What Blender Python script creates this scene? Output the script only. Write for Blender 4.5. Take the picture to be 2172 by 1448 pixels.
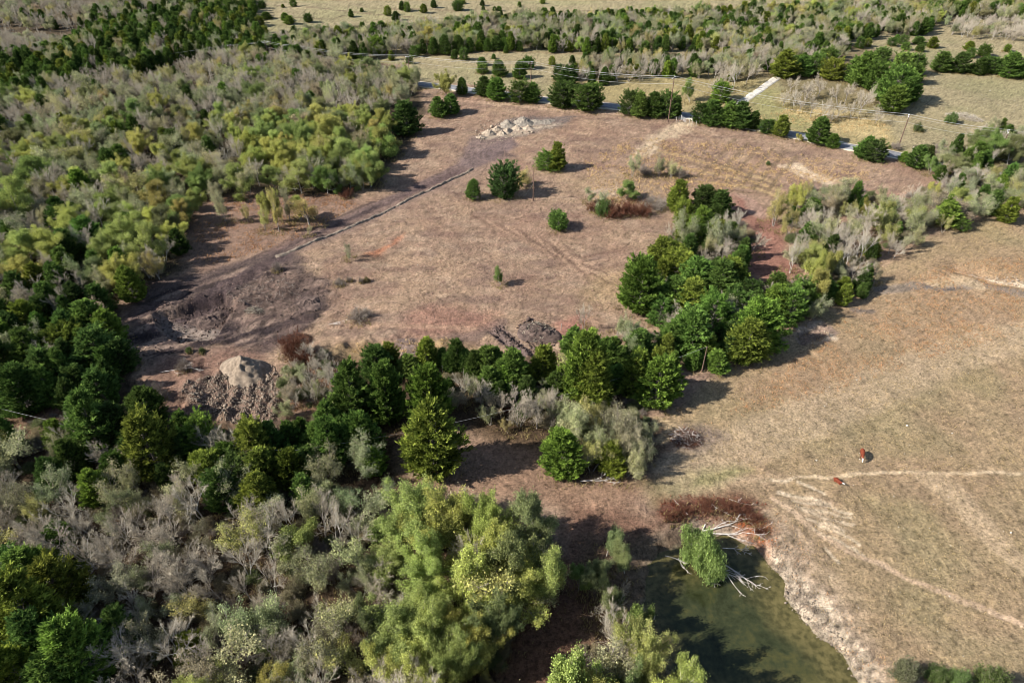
import bpy, math, random
import numpy as np
from mathutils import Vector, Matrix

for o in list(bpy.data.objects): bpy.data.objects.remove(o, do_unlink=True)
scene = bpy.context.scene
COL = scene.collection
PI = math.pi

# ------------------------------------------------------------------ camera, sky, sun, exposure
CAM_H = 80.0
PITCH = math.radians(37.0)          # below the horizontal
cam_data = bpy.data.cameras.new('camera'); cam_data.lens = 24; cam_data.sensor_width = 36
cam_data.clip_start = 1; cam_data.clip_end = 6000
cam = bpy.data.objects.new('camera', cam_data); COL.objects.link(cam)
cam.location = (0, 0, CAM_H); cam.rotation_euler = (PI/2 - PITCH, 0, 0)
scene.camera = cam

SUN_EL = math.radians(36); SUN_AZ = math.radians(13)      # shadows run to +x, a little to +y
world = bpy.data.worlds.new('World'); scene.world = world; world.use_nodes = True
wn = world.node_tree.nodes; bg = wn['Background']
sky = wn.new('ShaderNodeTexSky'); sky.sky_type = 'NISHITA'; sky.sun_disc = False
sky.sun_elevation = SUN_EL; sky.sun_rotation = math.radians(270) - SUN_AZ
world.node_tree.links.new(sky.outputs[0], bg.inputs[0]); bg.inputs[1].default_value = 0.08
sd = bpy.data.lights.new('sun', 'SUN'); sd.energy = 5.0; sd.angle = math.radians(0.5); sd.color = (1, .95, .87)
sun = bpy.data.objects.new('sun', sd); COL.objects.link(sun)
toward = Vector((-math.cos(SUN_AZ)*math.cos(SUN_EL), -math.sin(SUN_AZ)*math.cos(SUN_EL), math.sin(SUN_EL)))
sun.rotation_euler = toward.to_track_quat('Z', 'Y').to_euler(); sun.location = (-60, 0, 120)
scene.view_settings.view_transform = 'Standard'; scene.view_settings.look = 'None'
scene.cycles.filter_width = 0.9
scene.view_settings.exposure = 1.0; scene.view_settings.gamma = 1; scene.view_settings.use_curve_mapping = False

# ------------------------------------------------------------------ photo <-> place
FPX = 1448.0
cP, sP = math.cos(PITCH), math.sin(PITCH)
def lin(r, g, b, k=1.0):
    f = lambda c: (c/255/12.92 if c/255 <= .04045 else ((c/255+.055)/1.055)**2.4)*k
    return (f(r), f(g), f(b))
def flat(px, py, z=0.0):
    """ground point seen at photo pixel px,py on a level plane z"""
    px = np.asarray(px, float); py = np.asarray(py, float)
    dx = (px-1086)/FPX; k = (724-py)/FPX
    dy = cP + k*sP; dz = -sP + k*cP
    dz = np.minimum(dz, -0.02)
    t = (z-CAM_H)/dz
    return t*dx, t*dy
def proj(x, y, z):
    Z = y*cP + (CAM_H-z)*sP; u = y*sP - (CAM_H-z)*cP
    return 1086+FPX*x/Z, 724-FPX*u/Z, FPX/Z

# ------------------------------------------------------------------ noise (numpy)
def _hash(ix, iy, s):
    h = (ix.astype(np.int64)*374761393 + iy.astype(np.int64)*668265263 + s*1442695041) & 0x7fffffff
    h = ((h ^ (h >> 13))*1274126177) & 0x7fffffff
    return ((h ^ (h >> 16)) & 0xffff)/65535.0
def vnoise(x, y, s=0):
    ix = np.floor(x); iy = np.floor(y); fx = x-ix; fy = y-iy
    fx = fx*fx*fx*(fx*(fx*6-15)+10); fy = fy*fy*fy*(fy*(fy*6-15)+10)
    a = _hash(ix, iy, s); b = _hash(ix+1, iy, s); c = _hash(ix, iy+1, s); d = _hash(ix+1, iy+1, s)
    return (a*(1-fx)+b*fx)*(1-fy)+(c*(1-fx)+d*fx)*fy
def fbm(x, y, s=0, o=4):
    v = 0; a = .5; n = 0
    for i in range(o):
        v = v+a*vnoise(x, y, s+i*17); n += a; a *= .5; x = x*2.03+11.3; y = y*2.03+5.7
    return v/n*2-1
def sstep(a, b, v):
    t = np.clip((v-a)/(b-a), 0, 1); return t*t*(3-2*t)

# ------------------------------------------------------------------ regions, drawn on the photo, used on the ground
def PW(pts, z=0.0):
    a = np.array(pts, float); x, y = flat(a[:, 0], a[:, 1], z); return np.stack([x, y], 1)
def segdist(x, y, P):
    d = np.full(np.shape(x), 1e9); 
    for (ax, ay), (bx, by) in zip(P[:-1], P[1:]):
        vx, vy = bx-ax, by-ay; L = vx*vx+vy*vy+1e-9
        t = np.clip(((x-ax)*vx+(y-ay)*vy)/L, 0, 1)
        d = np.minimum(d, np.hypot(x-ax-t*vx, y-ay-t*vy))
    return d
def inside(x, y, P):
    r = np.zeros(np.shape(x), bool)
    Q = np.roll(P, -1, 0)
    for (ax, ay), (bx, by) in zip(P, Q):
        c = ((ay > y) != (by > y))
        with np.errstate(divide='ignore', invalid='ignore'):
            r ^= c & (x < (bx-ax)*(y-ay)/(by-ay+1e-12)+ax)
    return r
def sdf(x, y, P):
    """signed distance, positive inside"""
    d = segdist(x, y, np.vstack([P, P[:1]]))
    return np.where(inside(x, y, P), d, -d)

POND = [(1372,1225),(1400,1195),(1440,1170),(1480,1150),(1540,1150),(1590,1165),(1622,1205),(1660,1262),(1702,1318),(1748,1375),(1795,1430),(1830,1500),(1480,1520),(1400,1440),(1368,1330)]
POND_Z = -1.3
pond_w = PW(POND, POND_Z)
BANK = PW([(230,800),(330,835),(400,880),(500,905),(590,880),(640,800),(720,735),(850,722),(960,728),(1040,735),(1150,765),(1260,740),(1340,720)])
CLODS = PW([(395,815),(470,795),(575,800),(600,850),(585,900),(520,910),(430,880),(385,850)])
CUTP = PW([(330,660),(345,700),(385,722),(450,715),(470,680),(500,640),(470,620)])
TILL = PW([(1034,698),(1063,683),(1117,733),(1134,747),(1110,765),(1060,727)])
TRACKPTS = [(985,365),(900,408),(840,438),(720,495),(640,528),(560,556),(470,590),(380,630),(300,670)]
DIRT = PW([(450,600),(560,560),(690,590),(700,680),(600,720),(470,750),(300,760),(250,700),(330,640)])
HOLL = PW([(1690,700),(1715,680),(1750,688),(1745,712),(1705,722)])
OUT1 = PW([(2035,565),(2075,575),(2110,590),(2172,600),(2260,612)])
RILL = [PW(p) for p in ([(1665,1052),(1720,1060),(1800,1085)],[(1690,1065),(1740,1085),(1805,1100)],[(1700,1085),(1750,1095),(1800,1112)],[(1735,1120),(1780,1140),(1842,1180)],[(1755,1165),(1772,1180)],[(1660,1030),(1700,1026),(1745,1036)])]

def height(x, y):
    x = np.asarray(x, float); y = np.asarray(y, float)
    z = 1.6*fbm(x/70, y/70, 3, 3) + .35*fbm(x/16, y/16, 5, 3)
    pd = sdf(x, y, pond_w)+1.3*fbm(x/3.4, y/3.4, 66, 3)
    z = z*sstep(-30, 12, -pd) if False else z*(1-sstep(-26, -6, pd))
    z = z + (POND_Z-1.3)*sstep(-5.5, 4, pd) + .0
    # hoofed mud round the shore
    # creek side drop below the clearing
    bd = segdist(x, y, BANK)
    z = z + .9*np.exp(-(bd/3.0)**2)*fbm(x/2.2, y/2.2, 8, 3) + .5*np.exp(-(bd/4.)**2)
    c = sdf(x, y, CLODS); m = sstep(-2.5, 1.5, c)
    z = z + m*(.24*np.sin(x*2.3+.45*y+3.2*fbm(x/4, y/4, 12, 2)) + .42*fbm(x/1.1, y/1.1, 9, 3) + .4)
    c = sdf(x, y, TILL); m = sstep(-.6, .4, c)
    z = z + m*(.32*np.sin((x*.86+y*.62)*2.6) + .15*fbm(x/.7, y/.7, 9, 2))
    c = sdf(x, y, CUTP); z = z - 2.4*sstep(-1.0, .5, c)
    c = sstep(-3, 1, sdf(x, y, DIRT)); u_ = x*.8+y*.6; v_ = -x*.6+y*.8; z = z + c*(.42*fbm(u_/5, v_/1.1, 33, 3)+.9*np.abs(fbm(x/6, y/4, 34, 3))+.12*fbm(x/.8, y/.8, 35, 2))
    c = sdf(x, y, HOLL); z = z - 1.1*sstep(-1.0, .8, c)
    d = segdist(x, y, OUT1); z = z - 1.2*np.exp(-(d/2.2)**2)
    for r in RILL: z = z - .18*np.exp(-(segdist(x, y, r)/.7)**2)
    for q, s_ in ((2.6, 21), (1.1, 22)):
        z = z + .11*q/2*fbm(x/q, y/q, s_, 2)
    return z
_gx0, _gy0, _gn = -470, 0, 1.0
_X, _Y = np.meshgrid(np.arange(-470, 471, _gn), np.arange(0, 540, _gn)); _HG = height(_X, _Y)
def hfast(x, y):
    fx = np.clip((np.asarray(x, float)-_gx0)/_gn, 0, _HG.shape[1]-1.001); fy = np.clip((np.asarray(y, float)-_gy0)/_gn, 0, _HG.shape[0]-1.001)
    i = fx.astype(int); j = fy.astype(int); a = fx-i; b = fy-j
    return (_HG[j, i]*(1-a)+_HG[j, i+1]*a)*(1-b)+(_HG[j+1, i]*(1-a)+_HG[j+1, i+1]*a)*b
def G(px, py):
    px = float(px); py = float(py); z = 0.0
    for _ in range(7):
        x, y = flat(px, py, z); z = .4*z+.6*float(hfast(x, y))
    x, y = flat(px, py, z)
    return float(x), float(y), float(hfast(x, y))
def hz(x, y): return float(hfast(x, y))

# ------------------------------------------------------------------ small mesh kit
class Geo:
    def __init__(s): s.v = []; s.q = []; s.t = []; s.qm = []; s.tm = []; s.qr = []; s.tr = []; s.n = 0
    def add(s, V, F, mat=0, rnd=None):
        V = np.asarray(V, np.float32).reshape(-1, 3); F = np.asarray(F, np.int64)
        F = F+s.n; s.v.append(V); s.n += len(V)
        r = np.full(len(F), .5, np.float32) if rnd is None else np.asarray(rnd, np.float32)
        m = np.full(len(F), mat, np.int32)
        if F.shape[1] == 4: s.q.append(F); s.qm.append(m); s.qr.append(r)
        else: s.t.append(F); s.tm.append(m); s.tr.append(r)
        return s
    def mesh(s, name, mats, smooth=False, attr=True):
        V = np.concatenate(s.v)
        q = np.concatenate(s.q) if s.q else np.zeros((0, 4), int); t = np.concatenate(s.t) if s.t else np.zeros((0, 3), int)
        me = bpy.data.meshes.new(name)
        me.vertices.add(len(V)); me.vertices.foreach_set('co', V.ravel())
        li = np.concatenate([q.ravel(), t.ravel()]).astype(np.int32)
        me.loops.add(len(li)); me.loops.foreach_set('vertex_index', li)
        tot = np.concatenate([np.full(len(q), 4), np.full(len(t), 3)]).astype(np.int32)
        st = np.concatenate([[0], np.cumsum(tot)[:-1]]).astype(np.int32)
        me.polygons.add(len(tot)); me.polygons.foreach_set('loop_start', st); me.polygons.foreach_set('loop_total', tot)
        me.polygons.foreach_set('material_index', np.concatenate(s.qm+s.tm).astype(np.int32))
        if smooth: me.polygons.foreach_set('use_smooth', np.ones(len(tot), bool))
        if attr:
            a = me.attributes.new('rnd', 'FLOAT', 'FACE'); a.data.foreach_set('value', np.concatenate(s.qr+s.tr).astype(np.float32))
        for m in mats: me.materials.append(m)
        me.update(calc_edges=True); me.validate(); return me
def norm(v): return v/np.maximum(np.linalg.norm(v, axis=-1, keepdims=True), 1e-9)
def frames(D):
    ref = np.where(np.abs(D[:, 2:3]) > .9, np.array([[1., 0, 0]]), np.array([[0, 0, 1.]]))
    A = norm(np.cross(D, ref)); B = np.cross(D, A); return A, B
def tubes(g, P0, P1, r0, r1, n=4, mat=0, rnd=None):
    D = norm(P1-P0); A, B = frames(D); S = len(P0)
    an = np.arange(n)*2*PI/n; ca = np.cos(an)[None, :, None]; sa = np.sin(an)[None, :, None]
    ring = A[:, None]*ca+B[:, None]*sa
    V = np.stack([P0[:, None]+ring*r0[:, None, None], P1[:, None]+ring*r1[:, None, None]], 1).reshape(-1, 3)
    k = np.arange(n); k2 = (k+1) % n
    f = np.stack([k, k2, k2+n, k+n], 1)
    F = (f[None]+(np.arange(S)*2*n)[:, None, None]).reshape(-1, 4)
    g.add(V, F, mat, None if rnd is None else np.repeat(rnd, n))
def twigs(g, rs, P0, P1, w, mat=0, rnd=None):
    D = norm(P1-P0); side = norm(np.cross(D, rs.normal(size=D.shape)))*w[:, None]
    V = np.stack([P0-side, P0+side, P1], 1).reshape(-1, 3)
    F = np.arange(len(P0)*3).reshape(-1, 3); g.add(V, F, mat, rnd)
def leaves(g, rs, P, size, mat=0, rnd=None, up=.35, aspect=.6, D=None):
    N = len(P)
    if D is None: D = norm(rs.normal(size=(N, 3)))
    nrm = norm(rs.normal(size=(N, 3))+np.array([0, 0, up])); side = norm(np.cross(D, nrm))
    s = np.asarray(size).reshape(-1, 1)*np.ones((N, 1)); a = D*s; b = side*s*aspect*.5
    V = np.stack([P, P+a*.5+b, P+a, P+a*.5-b], 1).reshape(-1, 3)
    g.add(V, np.arange(N*4).reshape(-1, 4), mat, rnd)

def link(o, parent=None):
    COL.objects.link(o)
    if parent is not None: o.parent = parent
    return o
def tag(o, label=None, cat=None, group=None, kind=None):
    if label: o['label'] = label
    if cat: o['category'] = cat
    if group: o['group'] = group
    if kind: o['kind'] = kind
    return o

# ------------------------------------------------------------------ materials
def mat_new(name):
    m = bpy.data.materials.new(name); m.use_nodes = True; nt = m.node_tree; nt.nodes.clear()
    out = nt.nodes.new('ShaderNodeOutputMaterial'); return m, nt, out
def N(nt, t, **kw):
    n = nt.nodes.new(t)
    for k, v in kw.items(): setattr(n, k, v)
    return n
def mathn(nt, op, a, b=None, c=None):
    n = N(nt, 'ShaderNodeMath', operation=op)
    for i, v in enumerate((a, b, c)):
        if v is None: continue
        if isinstance(v, (int, float)): n.inputs[i].default_value = v
        else: nt.links.new(v, n.inputs[i])
    return n.outputs[0]
def ramp(nt, fac, stops):
    n = N(nt, 'ShaderNodeValToRGB'); r = n.color_ramp
    while len(r.elements) < len(stops): r.elements.new(.5)
    for e, (p, c) in zip(r.elements, stops): e.position = p; e.color = (*c, 1)
    nt.links.new(fac, n.inputs[0]); return n.outputs[0]
def mul(nt, a, b):
    n = N(nt, 'ShaderNodeVectorMath', operation='MULTIPLY'); nt.links.new(a, n.inputs[0])
    if isinstance(b, tuple): n.inputs[1].default_value = b
    else: nt.links.new(b, n.inputs[1])
    return n.outputs[0]
def leaf_mat(name, lo, hi, trans=.3, tinted=True):
    """leaf blades: each blade its own shade between lo and hi, times the plant's own tint"""
    m, nt, out = mat_new(name)
    a = N(nt, 'ShaderNodeAttribute', attribute_name='rnd')
    c = ramp(nt, a.outputs['Fac'], [(0, lo), (.55, tuple((p+q)/2 for p, q in zip(lo, hi))), (1, hi)])
    if tinted:
        t = N(nt, 'ShaderNodeAttribute', attribute_name='tint', attribute_type='INSTANCER'); c = mul(nt, c, t.outputs['Vector'])
    d = N(nt, 'ShaderNodeBsdfDiffuse'); nt.links.new(c, d.inputs[0])
    tr = N(nt, 'ShaderNodeBsdfTranslucent'); nt.links.new(c, tr.inputs[0])
    x = N(nt, 'ShaderNodeMixShader'); x.inputs[0].default_value = trans
    nt.links.new(d.outputs[0], x.inputs[1]); nt.links.new(tr.outputs[0], x.inputs[2]); nt.links.new(x.outputs[0], out.inputs[0]); return m
def solid_mat(name, lo, hi, scale=3, rough=.9, tinted=False, bump=.0):
    m, nt, out = mat_new(name); p = N(nt, 'ShaderNodeBsdfPrincipled'); p.inputs['Roughness'].default_value = rough
    p.inputs['Specular IOR Level'].default_value = .2
    tc = N(nt, 'ShaderNodeTexCoord'); no = N(nt, 'ShaderNodeTexNoise'); no.inputs['Scale'].default_value = scale; no.inputs['Detail'].default_value = 5
    nt.links.new(tc.outputs['Object'], no.inputs['Vector'])
    c = ramp(nt, no.outputs[0], [(.3, lo), (.7, hi)])
    if tinted:
        t = N(nt, 'ShaderNodeAttribute', attribute_name='tint', attribute_type='INSTANCER'); c = mul(nt, c, t.outputs['Vector'])
    nt.links.new(c, p.inputs['Base Color'])
    if bump:
        b = N(nt, 'ShaderNodeBump'); b.inputs['Strength'].default_value = bump; b.inputs['Distance'].default_value = .1
        nt.links.new(no.outputs[0], b.inputs['Height']); nt.links.new(b.outputs[0], p.inputs['Normal'])
    nt.links.new(p.outputs[0], out.inputs[0]); return m
M_CEDAR = leaf_mat('cedar_foliage', (.022, .042, .014), (.29, .38, .105), .28)
M_LEAF = leaf_mat('leaf_foliage', (.38, .40, .42), (1.4, 1.38, 1.2), .35)
M_TWIG = leaf_mat('bare_twigs', (.24, .205, .15), (.68, .60, .475), .0, False)
M_SHRUBTWIG = leaf_mat('shrub_twigs', (.13, .105, .085), (.36, .31, .26), .0, False)
M_BARK = solid_mat('bark', (.17, .145, .12), (.38, .335, .29), 2.5)
M_PALEBARK = solid_mat('pale_bark', (.32, .29, .25), (.55, .52, .47), 2.5)
M_DEAD = solid_mat('dead_wood', (.36, .31, .27), (.66, .6, .54), 3)
M_REDTWIG = leaf_mat('red_brown_twigs', (.07, .03, .022), (.23, .105, .065), .1, False)
M_DARKTWIG = leaf_mat('dark_twigs', (.03, .025, .022), (.13, .11, .10), .0, False)
M_POLE = solid_mat('pole_wood', (.10, .06, .045), (.2, .13, .10), 4)
M_METAL = solid_mat('galvanised_metal', (.5, .5, .5), (.7, .7, .7), 6, .45)
M_WIRE = solid_mat('wire_aluminium', (.5, .5, .5), (.62, .62, .6), 6, .4)
M_CERAMIC = solid_mat('white_ceramic', (.75, .75, .75), (.85, .85, .85), 6, .3)
# ------------------------------------------------------------------ ground sheet
def S(r, g, b): return np.array(lin(r, g, b, ALB), float)
ALB = 0.73
def build_ground():
    pys = np.concatenate([np.arange(1570, 300, -3.2), np.arange(300, -120, -2.4)])
    _, ys = flat(np.full(len(pys), 1086.), pys)
    far = [ys[-1]*1.12**k for k in range(1, 22)]
    near = [ys[0]-k*4. for k in range(30, 0, -1)]
    ys = np.concatenate([near, ys, far])
    u = np.linspace(-1.14, 1.14, 800); u = np.concatenate([[-9, -5, -3, -2.2, -1.7, -1.4, -1.25], u, [1.25, 1.4, 1.7, 2.2, 3, 5, 9]])
    Zc = np.maximum(ys, 20)*cP+CAM_H*sP
    X = u[None, :]*(Zc*.75)[:, None]; Y = np.repeat(ys[:, None], len(u), 1)
    x = X.ravel(); y = Y.ravel(); z = height(x, y)
    x_, y_ = x, y
    # wobble region borders
    wx = x+1.6*fbm(x/5, y/5, 31, 3)+.5*fbm(x/1.2, y/1.2, 32, 2); wy = y+1.6*fbm(x/5, y/5, 41, 3)+.5*fbm(x/1.2, y/1.2, 42, 2)
    n1 = fbm(x/22, y/22, 51, 4)[:, None]; n2 = fbm(x/4, y/4, 52, 4)[:, None]; n3 = fbm(x/1.1, y/1.1, 53, 3)[:, None]
    # base: pinkish brown dry grass of the clearing
    col = S(160, 134, 114)+0*n1
    col = col*(1+.14*n2+.26*n3)
    straw = sstep(-.05, .35, n1+.5*n2)
    col = col*(1-.4*straw)+S(178, 152, 124)*.4*straw
    dk = sstep(.08, .35, fbm(x/7, y/3.2, 58, 4)[:, None]); col = col*(1-.5*dk)+S(122, 100, 92)*.5*dk
    lt = sstep(.12, .4, fbm(x/5+40, y/2.6, 59, 4)[:, None]); col = col*(1-.35*lt)+S(190, 166, 142)*.35*lt
    rd = sstep(.1, .5, fbm(x/13, y/13, 57, 3)[:, None]); col = col*(1-.4*rd)+S(146, 114, 98)*.4*rd
    def put(mask, c, var=.12):
        nonlocal col
        m = mask.reshape(-1, 1); cc = np.asarray(c)*(1+1.5*var*n3+.11*n2)
        col = col*(1-m)+cc*m
    def poly(pts, c, soft=1.5, a=1., var=.12):
        put(a*sstep(-soft, soft, sdf(wx, wy, PW(pts))), c, var)
    def line(pts, c, w, a=1., soft=.8, var=.12):
        put(a*(1-sstep(w*.5, w*.5+soft, segdist(wx*.35+x*.65, wy*.35+y*.65, PW(pts)))), c, var)
    def crisp(pts, c, w, a=1., soft=.3):
        put(a*(1-sstep(w*.5, w*.5+soft, segdist(x+.25*(wx-x), y+.25*(wy-y), PW(pts)))), c)
    # upper pastures: greenish tan, smooth
    up = [(480,-200),(480,60),(560,78),(700,130),(860,135),(900,175),(985,178),(1160,203),(1300,217),(1470,238),(1680,277),(1900,324),(2040,352),(2500,420),(3200,420),(3600,-200)]
    poly(up, S(163, 150, 118), .6)
    g = sstep(-.2, .4, fbm(x/30, y/18, 61, 3)); put(g*.5*sstep(-1, 1, sdf(x, y, PW(up))), S(152, 148, 108))
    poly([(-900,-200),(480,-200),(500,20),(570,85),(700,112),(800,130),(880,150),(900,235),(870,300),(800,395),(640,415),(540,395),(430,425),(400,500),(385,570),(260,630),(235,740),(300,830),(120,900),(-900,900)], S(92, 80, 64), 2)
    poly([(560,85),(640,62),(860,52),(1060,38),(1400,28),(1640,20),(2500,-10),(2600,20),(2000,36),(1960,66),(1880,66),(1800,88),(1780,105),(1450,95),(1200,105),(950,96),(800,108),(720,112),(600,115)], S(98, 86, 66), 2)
    poly([(1390,118),(1500,112),(1640,100),(1780,80),(1810,100),(1960,125),(1965,175),(1880,225),(1800,240),(1680,222),(1650,170),(1560,165),(1400,160),(1190,180),(1185,150)], S(110, 96, 70), 2, .6)
    # lawn between road and driveway trees: dry greenish
    poly([(1180,165),(1420,150),(1560,165),(1640,175),(1660,225),(1800,245),(1880,260),(1905,320),(1680,275),(1470,238),(1300,215),(1180,200)], S(166, 150, 106), 2, .7)
    poly([(1590,195),(1650,190),(1640,215),(1750,250),(1700,272),(1600,252)], S(148, 148, 100), 2, .6)
    poly([(1690,225),(1800,235),(1890,262),(1880,300),(1760,270),(1660,235)], S(196, 176, 130), 1.5, .6)
    for pts, cc, w in (([(560,12),(700,22),(860,36),(1000,44)], S(120,100,85), .7), ([(560,40),(700,42),(730,34)], S(105,90,74), .8), ([(700,0),(780,18),(860,22)], S(140,124,100), .7),
                       ([(735,125),(900,118),(1100,112),(1300,118),(1450,112)], S(140,120,96), .8), ([(830,22),(1060,20),(1300,22),(1500,15)], S(132,112,92), 1.)): line(pts, cc, w, .7, 1.2)
    # forest floors lower left and creek
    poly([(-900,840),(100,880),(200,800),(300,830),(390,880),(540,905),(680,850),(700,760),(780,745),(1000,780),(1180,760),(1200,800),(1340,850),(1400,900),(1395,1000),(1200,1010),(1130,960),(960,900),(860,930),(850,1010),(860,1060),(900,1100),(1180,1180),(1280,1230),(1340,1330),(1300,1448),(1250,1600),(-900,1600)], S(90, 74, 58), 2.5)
    poly([(1190,1040),(1330,1070),(1400,1100),(1420,1160),(1350,1230),(1320,1330),(1250,1400),(1150,1560),(1000,1560),(1100,1350),(1190,1150)], S(128, 98, 82), 2, .9)
    # red floor of the eastern track
    poly([(1555,405),(1600,420),(1660,470),(1670,520),(1690,570),(1640,620),(1590,560),(1600,480),(1560,440)], S(152, 112, 98), 1.5)
    poly([(1560,400),(1600,415),(1640,455),(1610,460)], S(170, 140, 124), 1)
    # right pasture
    poly([(1390,1065),(1440,960),(1410,890),(1440,862),(1500,800),(1580,775),(1680,690),(1760,640),(1860,575),(1960,510),(2060,470),(2500,360),(3600,360),(3000,1700),(1760,1700),(1720,1450),(1640,1260),(1560,1120),(1460,1050)], S(166, 144, 114), 1.5)
    P = PW([(1390,1065),(1440,960),(1500,800),(1580,775),(1680,690),(1860,575),(2060,470),(2500,360),(3600,360),(3000,1700),(1760,1700),(1640,1260),(1460,1050)])
    inr = sstep(-1, 2, sdf(x, y, P))
    put(inr*.55*sstep(0., .5, fbm(x/9, y/9, 71, 4)+.15), S(162, 137, 112))
    put(inr*.45*sstep(-.05, .45, fbm(x/14+9, y/14, 72, 3)), S(146, 136, 102))
    poly([(1500,900),(1640,790),(1850,620),(2000,560),(2172,520),(2172,700),(1950,760),(1750,830)], S(168, 140, 114), 4, .45)
    # light trodden ways
    line([(2300,705),(2172,712),(2060,735),(1960,770),(1860,815),(1740,870),(1620,920),(1500,970),(1440,1010)], S(184, 162, 134), 6, .75, 3)
    line([(1400,1045),(1470,1030),(1560,1018),(1660,1012),(1760,1008),(1850,998),(1940,992),(2060,996),(2300,1000)], S(214, 190, 158), .25, 1., .35)
    line([(1400,1045),(1470,1030),(1560,1018),(1660,1012)], S(178, 154, 126), 1.6, .7, .8)
    line([(1640,1055),(1690,1090),(1740,1132),(1800,1168),(1860,1192),(1950,1232),(2050,1268),(2172,1318),(2300,1370)], S(206, 178, 150), .6, .95, .4)
    line([(1960,1000),(2010,1040),(2060,1090),(2130,1160),(2230,1250)], S(192, 168, 138), 1.8, .8, 1)
    line([(2000,1000),(2070,1070),(2172,1180)], S(192, 168, 138), 1.2, .7, 1)
    poly([(1470,1000),(1540,985),(1600,990),(1560,1020),(1480,1035)], S(150, 146, 100), 1.5, .7)
    poly([(1000,930),(1150,960),(1200,1010),(1400,1010),(1420,1050),(1300,1075),(1190,1060),(1000,1040),(860,1050),(850,1020),(980,1000)], S(150, 122, 102), 2, .9)
    poly([(1350,1030),(1460,1000),(1480,1040),(1400,1075)], S(138, 132, 96), 2, .6)
    # pale rills and chalk
    rl = [(1655,1040),(1700,1052),(1760,1066)],[(1680,1058),(1735,1066),(1800,1084)],[(1690,1072),(1730,1082),(1800,1094)],[(1700,1080),(1750,1096),(1812,1112)],[(1712,1098),(1750,1108),(1790,1122)],[(1722,1118),(1770,1140),(1842,1178)],[(1752,1160),(1768,1178),(1776,1190)],[(1740,1112),(1790,1130),(1830,1160)],[(1640,1012),(1680,1016)],[(1690,1022),(1720,1034),(1750,1046)]
    for r in rl: put(.9*(1-sstep(.06, .42, segdist(wx*.45+x*.55, wy*.45+y*.55, PW(r)))), S(226, 206, 178), .1)
    put(.4*sstep(-1.5, 1.5, sdf(wx, wy, PW([(1640,1040),(1760,1060),(1810,1110),(1780,1150),(1720,1110),(1660,1070)]))), S(200, 176, 148), .2)
    crisp([(2035,570),(2060,578),(2085,585)], S(238, 218, 190), 1.2); crisp([(2100,588),(2120,594),(2150,598),(2180,600)], S(240, 222, 196), 1.8)
    line([(1870,612),(1940,602),(2000,608),(2080,600),(2120,612),(2172,625)], S(140, 128, 118), 2.2, .8)
    line([(1980,600),(2040,590),(2070,603)], S(205, 180, 146), 3, .7)
    crisp([(1960,603),(2010,613),(2025,612)], S(110, 104, 104), 1.0, .8); crisp([(1815,652),(1850,654)], S(118, 108, 102), 1.4, .8)
    poly([(1690,690),(1730,672),(1760,680),(1785,705),(1745,725),(1700,722)], S(158, 136, 122), .8)
    line([(1725,718),(1765,706),(1770,712)], S(226, 204, 178), .9, .9); line([(1700,690),(1740,678)], S(200,182,164), .5, .8)
    # clearing: tracks, dirt, pale scars
    line([(1075,300),(1000,340),(950,365),(880,402),(800,438),(700,485),(600,530)], S(118, 100, 96), 5.5, .9, 1.5)
    line([(p[0]-14, p[1]-6) for p in TRACKPTS], S(104, 86, 84), 3.0, .75, 1.6)
    line([(800,432),(700,480),(600,528),(520,570),(430,620)], S(82, 70, 69), .8, .8, .4); line([(790,424),(690,470),(590,518),(500,560),(400,610)], S(82, 70, 69), .8, .8, .4)
    line([(1060,330),(1000,360),(900,405),(760,470),(620,535)], S(150, 126, 112), 3.4, .6, 1.2)
    wx0, wy0 = wx, wy; wx = wx+7*fbm(x/9, y/7, 36, 4); wy = wy+7*fbm(x/9, y/7, 37, 4)
    poly([(560,530),(640,520),(680,600),(680,660),(640,690),(600,740),(480,740),(400,760),(290,760),(250,720),(240,670),(320,610),(420,560)], S(98, 84, 80), 2.5, .92)
    dz = sstep(-3, 2, sdf(wx, wy, DIRT)); u_ = x*.8+y*.6; v_ = -x*.6+y*.8; q = fbm(u_/7, v_/1.3, 95, 4); put(dz*.9*sstep(.02, .22, q), S(58, 50, 52), .2); put(dz*.8*sstep(.0, .22, -q), S(156, 134, 120), .2)
    wx, wy = wx0, wy0
    for i in range(9): line([(300+i*30, 640+i*8), (400+i*32, 600-i*3), (520+i*18, 560+i*14)], S(128, 108, 98) if i % 2 else S(66, 56, 55), .7, .6, .5)
    poly([(600,570),(690,590),(700,640),(600,680),(500,690),(480,640),(540,600)], S(122, 102, 92), 2, .5)
    line([(600,545),(540,575),(470,610),(400,650),(340,690)], S(92, 78, 78), 3, .8, 1.5)
    line([(560,560),(480,625),(430,700)], S(84, 70, 68), 2, .6, 1.5)
    line([(640,680),(560,735),(500,760),(430,770)], S(96, 80, 76), 3, .7, 1.5)
    poly([(330,655),(345,700),(385,722),(455,715),(470,680)], S(150, 136, 126), .8, .8)
    poly([(350,760),(480,740),(560,760),(470,840),(390,900),(340,850),(300,800)], S(150, 118, 102), 2, .8)
    put(.85*sstep(-1.5, 1, sdf(wx, wy, CLODS)), S(122, 102, 90), .3)
    line([(430,760),(425,780),(435,800),(460,815)], S(84, 64, 58), .5, .9, .4)
    crisp([(470,790),(480,806)], S(70, 55, 50), .4)
    poly([(640,620),(680,625),(690,650),(650,660),(625,640)], S(84, 72, 70), 1, .8)
    poly([(590,850),(680,780),(720,770),(730,830),(650,880)], S(168, 130, 106), 1.5, .6)
    poly([(1000,285),(1090,280),(1100,305),(1060,325),(1020,345),(975,345),(980,310)], S(128, 110, 106), 1.5, .85)
    poly([(1030,318),(1080,316),(1098,330),(1040,338)], S(112, 96, 94), 1, .7)
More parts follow.
